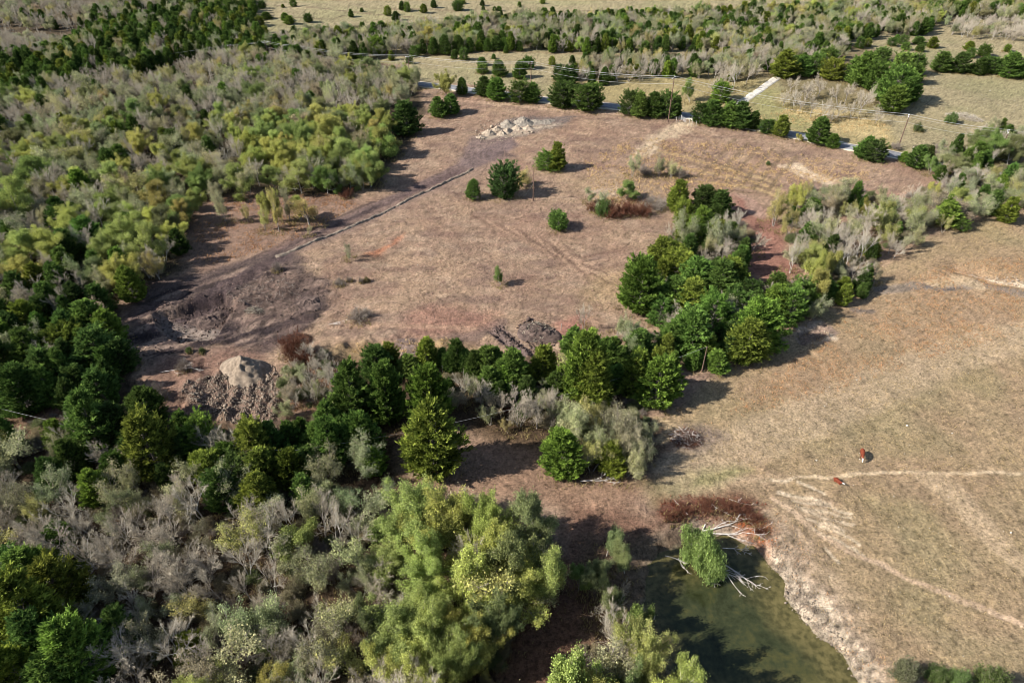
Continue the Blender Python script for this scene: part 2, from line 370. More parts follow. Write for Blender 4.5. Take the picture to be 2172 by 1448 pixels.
    poly([(1020,285),(1080,245),(1150,245),(1225,243),(1200,262),(1100,285)], S(118, 108, 104), 1.2, .85)
    poly([(1020,288),(1060,262),(1150,262),(1190,262),(1100,282),(1040,290)], S(196, 178, 156), 1, .8)
    line([(990,215),(1080,220),(1200,232),(1300,238),(1400,245)], S(196, 166, 142), 1.2, .6, .8)
    poly([(1440,255),(1480,250),(1470,275),(1400,300),(1380,330),(1340,330),(1370,290)], S(208, 186, 156), 1.5, .85)
    line([(1460,265),(1500,285),(1560,310)], S(184,156,126), 1.5, .4)
    poly([(1640,345),(1690,345),(1780,378),(1775,392),(1700,370)], S(214, 192, 164), 1, .95)
    line([(1780,385),(1850,400),(1940,415)], S(176, 140, 120), 2, .5)
    for i in range(7): line([(1390+i*8, 300+i*14), (1500+i*22, 330+i*13), (1640+i*8, 372+i*10)], S(190, 164, 118) if i % 2 else S(128, 106, 84), .9, .7, .8)
    for i in range(6): line([(1560+i*26, 290+i*8), (1480+i*30, 370+i*6)], S(122, 104, 82), .8, .65, .7)
    for i in range(8): line([(1000+i*25,450+i*8),(1100+i*25,500+i*14),(1240+i*16,540+i*14),(1330,520+i*16)], S(182, 152, 128) if i % 2 else S(124, 100, 86), .6, .7, .6)
    poly([(1270,580),(1330,560),(1380,590),(1330,640),(1240,640),(1230,610)], S(182, 158, 112), 3, .35)
    poly([(770,540),(860,495),(850,505),(790,545)], S(188, 124, 92), .8, .7)
    poly([(760,540),(830,540),(770,560)], S(110,88,74), 1, .6)
    poly([(1200,370),(1330,360),(1420,370),(1400,420),(1240,420)], S(170, 146, 116), 3, .5)
    poly([(1240,400),(1310,390),(1320,410),(1260,420)], S(186,168,148), 1.5, .6)
    put(.9*sstep(-.5, .5, sdf(x, y, TILL)), S(110, 96, 94), .2)
    line([(1060,680),(1000,712),(940,720)], S(116, 98, 94), 2.2, .6, 1)
    poly([(1170,675),(1230,660),(1250,690),(1200,725),(1170,720)], S(168, 118, 104), 1.5, .7)
    poly([(900,640),(1060,660),(1040,690),(900,720),(850,680)], S(164, 116, 102), 2.5, .45)
    poly([(690,735),(960,722),(1040,740),(1080,780),(940,800),(800,760),(700,760)], S(150, 128, 94), 2, .7)
    line([(700,690),(820,688),(1000,694)], S(184,152,128), .8, .6)
    poly([(845,720),(890,716),(885,760),(850,770)], S(128,112,110), .8, .8)
    # pond shore: trodden grey mud, darker below the water line
    pd = sdf(x, y, pond_w)+1.3*fbm(x/3.4, y/3.4, 66, 3)
    sh = [(1560,1130),(1640,1080),(1700,1130),(1760,1230),(1820,1320),(1940,1448),(2000,1560),(1700,1560),(1600,1250)]
    poly(sh, S(182, 160, 138), 2.5, .85, .5)
    poly([(1650,1240),(1640,1180),(1700,1190),(1760,1290),(1850,1400),(1900,1470),(1850,1500),(1760,1370)], S(192, 178, 158), 1.5, .7, .6)
    put(.85*sstep(-4.5, -1.5, pd+2.0*n2[:, 0]), S(186, 170, 150), .4)
    put(.6*sstep(-7, -2, pd)*(fbm(x/.6, y/.6, 88, 2) > .22), S(92, 78, 68), .2)
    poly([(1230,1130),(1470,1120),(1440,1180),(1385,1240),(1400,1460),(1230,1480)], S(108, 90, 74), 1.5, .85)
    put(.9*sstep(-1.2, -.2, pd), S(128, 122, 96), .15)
    poly([(1400,1060),(1480,1048),(1560,1052),(1630,1075),(1600,1110),(1540,1100),(1440,1110),(1395,1090)], S(104, 66, 54), 1.8, .85, .4)
    poly([(1560,1110),(1620,1095),(1650,1150),(1640,1180),(1600,1140)], S(158, 100, 70), 1.5, .7, .3)
    poly([(1420,905),(1500,895),(1540,930),(1480,960),(1420,950)], S(136, 120, 110), 1.5, .8)
    line([(1400,890),(1430,905),(1400,930)], S(216,190,150), 1.2, .6)
    poly([(-200,905),(60,890),(140,840),(140,870),(60,930),(-200,960)], S(156,124,104), 1.5, .8)
    poly([(400,430),(560,400),(740,410),(760,430),(620,510),(420,570),(395,560)], S(138, 112, 98), 3, .75)
    sp = vnoise(x/.42, y/.42, 93)[:, None]; sp2 = vnoise(x/.9+4, y/.7, 94)[:, None]; near = sstep(260, 120, y)[:, None] if False else 1.0
    col = col*(1-.34*sstep(.68, .88, sp))*(1+.2*sstep(.34, .14, sp))*(1-.14*sstep(.7, .9, sp2))
    col = np.clip(col, .01, .9)
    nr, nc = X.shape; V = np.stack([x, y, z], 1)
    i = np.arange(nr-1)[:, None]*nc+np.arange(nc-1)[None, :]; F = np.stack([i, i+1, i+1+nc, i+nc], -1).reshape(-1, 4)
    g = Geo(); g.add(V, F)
    m, nt, out = mat_new('ground_earth_and_grass')
    p = N(nt, 'ShaderNodeBsdfPrincipled'); p.inputs['Roughness'].default_value = .95; p.inputs['Specular IOR Level'].default_value = .1
    a = N(nt, 'ShaderNodeAttribute', attribute_name='soil'); tc = N(nt, 'ShaderNodeTexCoord')
    def noise(sc, det=4, ro=.6):
        n = N(nt, 'ShaderNodeTexNoise'); n.inputs['Scale'].default_value = sc; n.inputs['Detail'].default_value = det; n.inputs['Roughness'].default_value = ro
        nt.links.new(tc.outputs['Object'], n.inputs['Vector']); return n
    f1 = noise(2.6, 4, .8); f2 = noise(.7, 4, .65); f3 = noise(9, 2)
    k = ramp(nt, f1.outputs[0], [(.33, (.36, .36, .34)), (.45, (.88, .88, .87)), (.55, (1.06, 1.05, 1.04)), (.68, (1.6, 1.55, 1.47))])
    k2 = ramp(nt, f2.outputs[0], [(.3, (.84, .85, .82)), (.5, (1, 1, 1)), (.7, (1.13, 1.11, 1.08))])
    c = mul(nt, mul(nt, a.outputs['Color'], k), k2); nt.links.new(c, p.inputs['Base Color'])
    hsum = mathn(nt, 'ADD', mathn(nt, 'MULTIPLY', f1.outputs[0], .5), mathn(nt, 'MULTIPLY', f2.outputs[0], .45)); hsum = mathn(nt, 'ADD', hsum, mathn(nt, 'MULTIPLY', f3.outputs[0], .15))
    b = N(nt, 'ShaderNodeBump'); b.inputs['Strength'].default_value = .95; b.inputs['Distance'].default_value = .55
    nt.links.new(hsum, b.inputs['Height']); nt.links.new(b.outputs[0], p.inputs['Normal']); nt.links.new(p.outputs[0], out.inputs[0])
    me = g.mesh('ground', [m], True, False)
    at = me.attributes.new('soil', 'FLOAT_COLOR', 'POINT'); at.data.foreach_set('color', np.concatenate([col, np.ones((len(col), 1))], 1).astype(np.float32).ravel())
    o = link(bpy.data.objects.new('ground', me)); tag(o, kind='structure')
build_ground()

# water
def build_water():
    m, nt, out = mat_new('murky_pond_water'); p = N(nt, 'ShaderNodeBsdfPrincipled'); tc = N(nt, 'ShaderNodeTexCoord')
    n = N(nt, 'ShaderNodeTexNoise'); n.inputs['Scale'].default_value = .22; n.inputs['Detail'].default_value = 6; n.inputs['Roughness'].default_value = .65; n.inputs['Distortion'].default_value = .6
    n2 = N(nt, 'ShaderNodeTexNoise'); n2.inputs['Scale'].default_value = 1.3; n2.inputs['Detail'].default_value = 5
    for q in (n, n2): nt.links.new(tc.outputs['Object'], q.inputs['Vector'])
    f = mathn(nt, 'ADD', mathn(nt, 'MULTIPLY', n.outputs[0], .7), mathn(nt, 'MULTIPLY', n2.outputs[0], .3))
    c = ramp(nt, f, [(.36, (.014, .017, .007)), (.5, (.032, .037, .016)), (.64, (.062, .058, .02))]); 
    dp = N(nt, 'ShaderNodeAttribute', attribute_name='depth'); mx = N(nt, 'ShaderNodeMix', data_type='RGBA'); nt.links.new(dp.outputs['Fac'], mx.inputs[0])
    c2 = ramp(nt, n2.outputs[0], [(.35, (.05, .045, .017)), (.65, (.12, .10, .04))]); nt.links.new(c2, mx.inputs[6]); nt.links.new(c, mx.inputs[7]); nt.links.new(mx.outputs[2], p.inputs['Base Color'])
    p.inputs['Roughness'].default_value = .12; p.inputs['IOR'].default_value = 1.33
    b = N(nt, 'ShaderNodeBump'); b.inputs['Strength'].default_value = .08; b.inputs['Distance'].default_value = .05
    nt.links.new(n2.outputs[0], b.inputs['Height']); nt.links.new(b.outputs[0], p.inputs['Normal']); nt.links.new(p.outputs[0], out.inputs[0])
    x0, y0 = pond_w.min(0)-4; x1, y1 = pond_w.max(0)+4; X, Y = np.meshgrid(np.linspace(x0, x1, 110), np.linspace(y0, y1, 110)); nc = 110
    i = np.arange(109)[:, None]*nc+np.arange(109)[None]; F = np.stack([i, i+1, i+1+nc, i+nc], -1).reshape(-1, 4); x, y = X.ravel(), Y.ravel()
    d = sdf(x, y, pond_w)+1.3*fbm(x/3.4, y/3.4, 66, 3)+1.6*fbm(x/5, y/5, 67, 3)
    g = Geo(); g.add(np.stack([x, y, np.full(len(x), POND_Z)], 1), F); me = g.mesh('water', [m], True, False)
    at = me.attributes.new('depth', 'FLOAT', 'POINT'); at.data.foreach_set('value', sstep(.3, 6., d).astype(np.float32))
    tag(link(bpy.data.objects.new('water', me)), kind='structure')
build_water()

# road and driveway, draped 5 cm over the ground
def ribbon(name, pts, w, mat, lift=.06, z=0):
    P = PW(pts); out = [P[0]]
    for a, b in zip(P[:-1], P[1:]):
        n = max(2, int(np.hypot(*(b-a))/2)); out += [a+(b-a)*k/n for k in range(1, n+1)]
    P = np.array(out)
    for _ in range(20): P[1:-1] = .25*P[:-2]+.5*P[1:-1]+.25*P[2:]
    T = np.gradient(P, axis=0); T /= np.linalg.norm(T, axis=1)[:, None]; Nn = np.stack([-T[:, 1], T[:, 0]], 1)
    cross = np.array([-.5, -.46, -.2, 0, .2, .46, .5]); Q = P[:, None]+Nn[:, None]*cross[None, :, None]*w
    Z = height(Q[..., 0], Q[..., 1]); Zc = Z.max(1, keepdims=True)+lift+np.array([-.25, 0, .03, .05, .03, 0, -.25])[None]
    V = np.concatenate([Q, Zc[..., None]], -1).reshape(-1, 3); k = len(cross)
    i = np.arange(len(P)-1)[:, None]*k+np.arange(k-1)[None]; F = np.stack([i, i+1, i+1+k, i+k], -1).reshape(-1, 4)
    g = Geo(); g.add(V, F); return tag(link(bpy.data.objects.new(name, g.mesh(name, [mat], True))), kind='structure')
M_ROAD = solid_mat('worn_asphalt', (.15, .15, .16), (.24, .24, .25), .8, .85)
M_GRAVEL = solid_mat('pale_gravel', (.30, .27, .23), (.62, .58, .51), 1.0, .95, bump=.5)
M_SHOULDER = solid_mat('road_shoulder_gravel', (.40, .34, .26), (.62, .55, .42), 1.0, .95, bump=.5)
ROADPTS = [(880,178),(985,190),(1081,202),(1157,210),(1304,224),(1448,241),(1560,258),(1681,279),(1798,308),(1915,331),(2030,350),(2148,374),(2300,405)]
ribbon('road_shoulder', ROADPTS, 7.2, M_SHOULDER, .03)
ribbon('road', ROADPTS, 5.2, M_ROAD, .12)
ribbon('driveway', [(1548,232),(1575,217),(1600,200),(1625,184),(1645,169),(1664,156)], 3.4, M_GRAVEL, .0)
# ------------------------------------------------------------------ plants: prototypes
class Proto: pass
def bark_segments(rs, H, base_r, spec, stems=1, lean=.12, R=1.0):
    """recursive limbs; returns list of levels, each (P0,P1,r0,r1) and tip data"""
    lv = []
    D = norm(np.stack([rs.normal(0, lean, stems), rs.normal(0, lean, stems), np.ones(stems)], 1))
    O = np.stack([rs.normal(0, .12, stems)*(stems > 1), rs.normal(0, .12, stems)*(stems > 1), np.full(stems, -.3)], 1)
    L = np.full(stems, H*spec[0]['len'])*rs.uniform(.85, 1.1, stems); Rr = np.full(stems, base_r)
    for k, sp in enumerate(spec):
        nseg = 3 if k < 3 else 2
        pts = [O]; d = D
        for j in range(nseg):
            d = norm(d+rs.normal(0, sp.get('wob', .16), d.shape)+np.array([0, 0, sp.get('up', .08)]))
            pts.append(pts[-1]+d*(L/nseg)[:, None])
        rad = [Rr*(1-(1-sp.get('tap', .45))*j/nseg) for j in range(nseg+1)]
        lv.append([np.concatenate(pts[:-1]), np.concatenate(pts[1:]), np.concatenate(rad[:-1]), np.concatenate(rad[1:])])
        if k == len(spec)-1: tips = (pts[-1], d, pts); break
        nx = spec[k+1]; c = nx['n']; n = len(O)*c
        t = rs.uniform(nx.get('t0', .3), 1., (len(O), c)); t[:, 0] = 1.
        pi = np.repeat(np.arange(len(O)), c); tt = t.ravel()*nseg; seg = np.minimum(tt.astype(int), nseg-1); fr = tt-seg
        PS = np.stack(pts); A = PS[seg, pi]; B = PS[seg+1, pi]; O2 = A+(B-A)*fr[:, None]
        pd = norm(B-A); a, b = frames(pd); az = rs.uniform(0, 2*PI, n); ang = np.radians(nx['ang'])*rs.uniform(.6, 1.25, n)
        ang[::c] *= .35
        D2 = pd*np.cos(ang)[:, None]+(a*np.cos(az)[:, None]+b*np.sin(az)[:, None])*np.sin(ang)[:, None]
        L2 = np.repeat(L, c)*nx['len']*rs.uniform(.6, 1.15, n)*(1.12-.45*t.ravel() if k else np.ones(n))
        R2 = np.repeat(Rr, c)*(1-(1-sp.get('tap', .45))*t.ravel())*nx.get('rr', .7)
        O, D, L, Rr = O2, norm(D2), L2, R2
    return lv, tips
def finish(name, trunkG, crownG, tm, cm, ext):
    p = Proto(); p.name = name; p.H, p.R = ext
    p.trunk = trunkG.mesh('trunk', tm); p.crown = crownG.mesh('crown', cm)
    g = Geo()
    for G_, off in ((trunkG, 0), (crownG, len(tm))):
        b = g.n
        for v in G_.v: g.v.append(v); g.n += len(v)
        if G_ is crownG:
            rk = np.random.RandomState(1); ms_ = [rk.rand(len(q)) < .6 if len(q) > 4000 else np.ones(len(q), bool) for q in G_.q]
            g.q += [q[m_]+b for q, m_ in zip(G_.q, ms_)]; g.qm += [q[m_]+off for q, m_ in zip(G_.qm, ms_)]; g.qr += [q[m_] for q, m_ in zip(G_.qr, ms_)]
            g.t += [t+b for t in G_.t]; g.tm += [m+off for m in G_.tm]; g.tr += G_.tr; continue
        g.q += [q+b for q in G_.q]; g.t += [t+b for t in G_.t]; g.qm += [m+off for m in G_.qm]; g.tm += [m+off for m in G_.tm]; g.qr += G_.qr; g.tr += G_.tr
    p.whole = g.mesh(name, tm+cm); return p
def extent(g):
    V = np.concatenate(g.v); r = np.hypot(V[:, 0], V[:, 1]); return float(np.percentile(V[:, 2], 99.5)), float(np.percentile(r, 95))
def spruce(seed, H=7.5, R=2.6, shape='cone', dens=1.0, leafsz=.38):
    rs = np.random.RandomState(seed); tg, cg = Geo(), Geo()
    tubes(tg, np.array([[0, 0, -.3], [0, 0, H*.4]]), np.array([[0, 0, H*.4], [0, 0, H*.88]]), np.array([.2, .13]), np.array([.13, .03]), 6)
    nl = int(170*dens); zt = np.sort(rs.uniform(0, 1, nl)**1.15); az = np.arange(nl)*2.4+rs.normal(0, .3, nl)
    lob = 1+.18*np.sin(az*2+rs.uniform(0, 6))+.12*np.sin(az*3+zt*7+rs.uniform(0, 6))
    if shape == 'cone': prof = (1-zt)**.62*np.minimum(1, .62+zt*2.6)
    elif shape == 'oval': prof = np.sqrt(np.clip(1-(zt*1.02-.32)**2/.50, .02, 1))
    else: prof = np.sqrt(np.clip(1-(zt*1.0-.42)**2/.37, .05, 1))
    rr = R*prof*lob*rs.uniform(.66, 1.14, nl)+.15
    el = np.radians(rs.uniform(8, 38, nl)+zt*32)
    z0 = .04*H+zt*H*.9; ce, se = np.cos(el), np.sin(el)
    D = np.stack([np.cos(az)*ce, np.sin(az)*ce, se], 1); O = np.stack([0*az, 0*az, z0-rr*se*.55], 1); L = rr/ce
    tubes(tg, O, O+D*L[:, None]*.8, np.full(nl, .035), np.full(nl, .01), 3)
    nc = 9; t = rs.uniform(.42, 1.0, (nl, nc)); pi = np.repeat(np.arange(nl), nc); t = t.ravel()
    side = norm(np.cross(D, [0, 0, 1.]))[pi]*rs.normal(0, .30, (len(t), 1))*(L[pi]*(1.15-t))[:, None].clip(.3)
    C = O[pi]+D[pi]*(L[pi]*t)[:, None]+side+np.array([0, 0, 1.])*rs.normal(0, .1, (len(t), 1))
    C[:, 2] = np.maximum(C[:, 2], .12)
    nb = int(14*dens+5); Ci = np.repeat(np.arange(len(C)), nb); n = len(Ci)
    d0 = norm(D[pi]*.9+norm(side+1e-6)*.45+np.array([0, 0, .35]))[Ci]
    d = norm(d0+rs.normal(0, .38, (n, 3))); P = C[Ci]+d0*rs.uniform(-.25, .3, (n, 1))+rs.normal(0, .07, (n, 3))
    P[:, 2] = np.maximum(P[:, 2], .05)
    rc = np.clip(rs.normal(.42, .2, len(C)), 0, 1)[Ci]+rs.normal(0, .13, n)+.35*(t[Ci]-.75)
    leaves(cg, rs, P, rs.uniform(.6, 1.25, n)*leafsz, 0, np.clip(rc, 0, 1), .2, .27, d)
    return finish('cedar_tree', tg, cg, [M_BARK], [M_CEDAR], (H, extent(cg)[1]))
def broad(seed, H=8.5, kind='leafy', stems=1, cat='leafy_tree', nleaf=24, leafsz=.165, spread=1.0, palebark=False, droop=0., tops=1.0):
    rs = np.random.RandomState(seed); tg, cg = Geo(), Geo()
    if kind == 'bare':
        spec = [dict(len=.30 if stems == 1 else .34, wob=.10, tap=.62), dict(n=7 if stems == 1 else 4, ang=38*spread, len=.95, t0=.4, rr=.55, up=.10, wob=.10, tap=.35),
                dict(n=6, ang=36, len=.58, t0=.2, rr=.55, up=.08, wob=.10, tap=.35), dict(n=6, ang=34, len=.6, t0=.12, rr=.55, up=.07, wob=.10), dict(n=5, ang=32, len=.66, t0=.1, rr=.5, up=.05, wob=.1), dict(n=2, ang=28, len=.8, t0=.1, rr=.5, up=.04, wob=.1)]
    else:
        spec = [dict(len=.32 if stems == 1 else .36, wob=.10, tap=.62), dict(n=6 if stems == 1 else 4, ang=46*spread, len=.78, t0=.35, rr=.62, up=.08, wob=.14, tap=.4),
                dict(n=7, ang=42, len=.52, t0=.2, rr=.55, up=.06, wob=.18), dict(n=7, ang=44, len=.5, t0=.1, rr=.5, up=.03, wob=.2)]
    if kind == 'big': spec = [dict(len=.30, wob=.10, tap=.62), dict(n=9, ang=48*spread, len=.82, t0=.3, rr=.62, up=.08, wob=.14, tap=.4), dict(n=9, ang=44, len=.5, t0=.15, rr=.55, up=.06, wob=.2), dict(n=9, ang=46, len=.42, t0=.1, rr=.5, up=.03, wob=.22)]
    lv, tips = bark_segments(rs, H, .12 if stems == 1 else .075, spec, stems, .1 if stems == 1 else .32)
    for k, (a, b, r0, r1) in enumerate(lv):
        if k < 3: tubes(tg, a, b, np.maximum(r0, (.035, .028, .020)[k]), np.maximum(r1, (.028, .020, .015)[k]), (6, 5, 4)[k])
        else:
            twigs(cg, rs, a, b+(b-a)*.15, np.full(len(a), .017 if k == 3 else .0125), 1, np.clip(rs.normal(.5, .25, len(a)), 0, 1))
    end, d, pts = tips
    if kind != 'bare':
        base = np.concatenate([pts[-1], (pts[-2]+pts[-1])/2]); bd = np.concatenate([d, d])
        keep = rs.rand(len(base)) < (1.0 if kind in ('leafy', 'big') else .62); base = base[keep]; bd = bd[keep]
        cl = np.repeat(np.arange(len(base)), nleaf); n = len(cl)
        P = base[cl]+rs.normal(0, .20, (n, 3))
        if droop: P[:, 2] -= droop*np.abs(rs.normal(0, 1, n)); dd = norm(rs.normal(0, .35, (n, 3))+np.array([0, 0, -1.]))
        else: dd = None
        rc = np.clip(rs.normal(.47, .22, len(base))[cl]+rs.normal(0, .2, n), 0, 1)
        leaves(cg, rs, P, rs.uniform(.6, 1.25, n)*leafsz, 0, rc, .5, .62 if not droop else .25, dd)
    e = extent(cg); return finish(cat, tg, cg, [M_PALEBARK if palebark else M_BARK], [M_LEAF, M_TWIG], e)
def shrub(seed, bare=True, R=1.3, H=1.8, mat=None, cat='shrub', n0=26):
    rs = np.random.RandomState(seed); tg, cg = Geo(), Geo()
    spec = [dict(len=.5, wob=.15, tap=.6), dict(n=5, ang=32, len=.7, t0=.2, rr=.7, up=.03), dict(n=6, ang=36, len=.6, t0=.1, rr=.6, up=.02), dict(n=4, ang=38, len=.55, t0=.1, rr=.6)]
    lv, tips = bark_segments(rs, H, .03, spec, n0, .62)
    for k, (a, b, r0, r1) in enumerate(lv):
        if k < 1: tubes(tg, a, b, np.maximum(r0, .018), np.maximum(r1, .014), 3)
        else: twigs(cg, rs, a, b+(b-a)*.15, np.full(len(a), .014), 1, np.clip(rs.normal(.5, .25, len(a)), 0, 1))
    if not bare:
        base = tips[0]; cl = np.repeat(np.arange(len(base)), 4); n = len(cl)
        leaves(cg, rs, base[cl]+rs.normal(0, .12, (n, 3)), rs.uniform(.6, 1.2, n)*.13, 0, np.clip(rs.normal(.5, .22, n), 0, 1), .4)
    return finish(cat, tg, cg, [M_BARK], [M_LEAF, mat or M_SHRUBTWIG], extent(cg))
PC = [spruce(1), spruce(2, 8, 2.5), spruce(3, 6.5, 2.9, 'oval'), spruce(4, 6.8, 2.8, 'round'), spruce(5, 7.2, 2.7, 'oval', .8), spruce(6, 9, 2.7, 'cone', 1.1)]
PCF = [spruce(11, 6, 2.6, 'oval', .5, .55), spruce(12, 7, 2.5, 'cone', .5, .55), spruce(13, 6, 2.7, 'round', .5, .55)]
PB = [broad(21, 8, 'bare'), broad(22, 9, 'bare', 3), broad(23, 7.5, 'bare', 4), broad(24, 8, 'bare', 1, spread=1.25), broad(25, 8.5, 'bare', 2, palebark=True)]
for p in PB: p.name = 'bare_tree'; p.whole.name = 'bare_tree'
PBIG = [broad(35, 12.5, 'big', 1, nleaf=20, leafsz=.155, spread=1.2, palebark=True), broad(36, 12, 'big', 2, nleaf=17, leafsz=.155, spread=1.1)]
PL = [broad(31, 8.5, 'leafy'), broad(32, 9, 'leafy', 3), broad(33, 8, 'leafy', 1, spread=1.3, nleaf=28), broad(34, 8.5, 'leafy', 2, nleaf=18, palebark=True)]+PBIG
PO = [broad(41, 8, 'half', 3, 'x', 8, .15), broad(42, 8.5, 'half', 1, 'x', 10, .15), broad(43, 7, 'half', 4, 'x', 7, .15), broad(44, 8, 'half', 2, 'x', 11, .15)]
for p in PO: p.name = 'thin_leaved_tree'
PW_ = [broad(51, 7., 'leafy', 4, 'willow_tree', 26, .26, 1.3, True, .16)]
PS = [shrub(61), shrub(62, False), shrub(63, True, mat=M_REDTWIG), shrub(64, False)]
KINDS = {'cedar': (PC, 'cedar_tree', 'cedar tree'), 'bare': (PB, 'bare_tree', 'bare tree'), 'leafy': (PL, 'leafy_tree', 'leafy tree'), 'olive': (PO, 'thin_leaved_tree', 'thin-leaved tree'),
         'willow': (PW_, 'willow_tree', 'willow'), 'shrub': ([PS[0], PS[1], PS[3]], 'shrub', 'shrub'), 'redshrub': ([PS[2]], 'red_shrub', 'shrub')}

# tints: plain multipliers on the foliage colour of each plant
TINT = {
 'cedar': [('dark green', (.58, .66, .62)), ('deep green', (.75, .88, .75)), ('mid green', (.95, 1.1, .85)), ('yellowish green', (1.35, 1.2, .75)), ('bright green', (1.15, 1.25, .8))],
 'leafy': [('yellow-green', (.44, .46, .14)), ('lime-green', (.38, .44, .15)), ('fresh green', (.23, .31, .10)), ('dull green', (.25, .28, .13)), ('gold-tinged', (.48, .44, .15)), ('dark', (.11, .17, .075))],
 'olive': [('olive-grey', (.38, .38, .23)), ('khaki', (.43, .42, .24)), ('grey-green', (.35, .38, .22)), ('brownish', (.40, .34, .24)), ('yellowish', (.46, .42, .17))],
 'bare': [('ash-grey', (1, 1, 1)), ('grey-brown', (1, 1, 1)), ('pale grey', (1, 1, 1))],
 'willow': [('yellow-green', (.28, .37, .12)), ('fresh green', (.27, .38, .11))],
 'shrub': [('grey-brown', (.2, .18, .12)), ('straw-tinged', (.28, .23, .12)), ('dull green', (.12, .17, .06))],
 'redshrub': [('reddish brown', (.3, .15, .1))]}

trees = []      # every plant: dict(kind, x, y, z, h, R, tint, cname, hand)
def spot(kind, cx, ytop, ybot, w, tint=None, label=None, proto=None, trunk=.0, group=None, hh=None):
    bx = cx; dep = math.atan2(ybot-(-367), 1900)
    by = ybot-.30*w*math.sin(math.atan2(724-724+ybot+367, 1812))*(1-trunk)
    for _ in range(4):
        x, y, z = G(bx, by); _, _, s = proj(x, y, z)
        k = (724-ytop)/FPX; Z = FPX/s; dU = y*sP-(CAM_H-z)*cP
        h = (k*Z-dU)/(cP+k*sP); h = max(h, .4)
        mx, my, ms = proj(x, y, z+h*.5); bx += cx-mx
    R = max(w/2/ms, .3)
    if hh:
        X, Y, Z0 = flat(cx, ytop, 0)[0], flat(cx, ytop, 0)[1], 0.
        for _ in range(6): X, Y = flat(cx, ytop, Z0+hh); Z0 = hz(X, Y)
        x, y, z, h = float(X), float(Y), Z0, hh; _, _, ms = proj(x, y, z+h*.6); R = w/2/ms
    trees.append(dict(kind=kind, x=x, y=y, z=z, h=h, R=R, tint=tint, label=label, proto=proto, hand=True, px=cx, py=(ytop+ybot)/2, size=w*1.0, group=group))
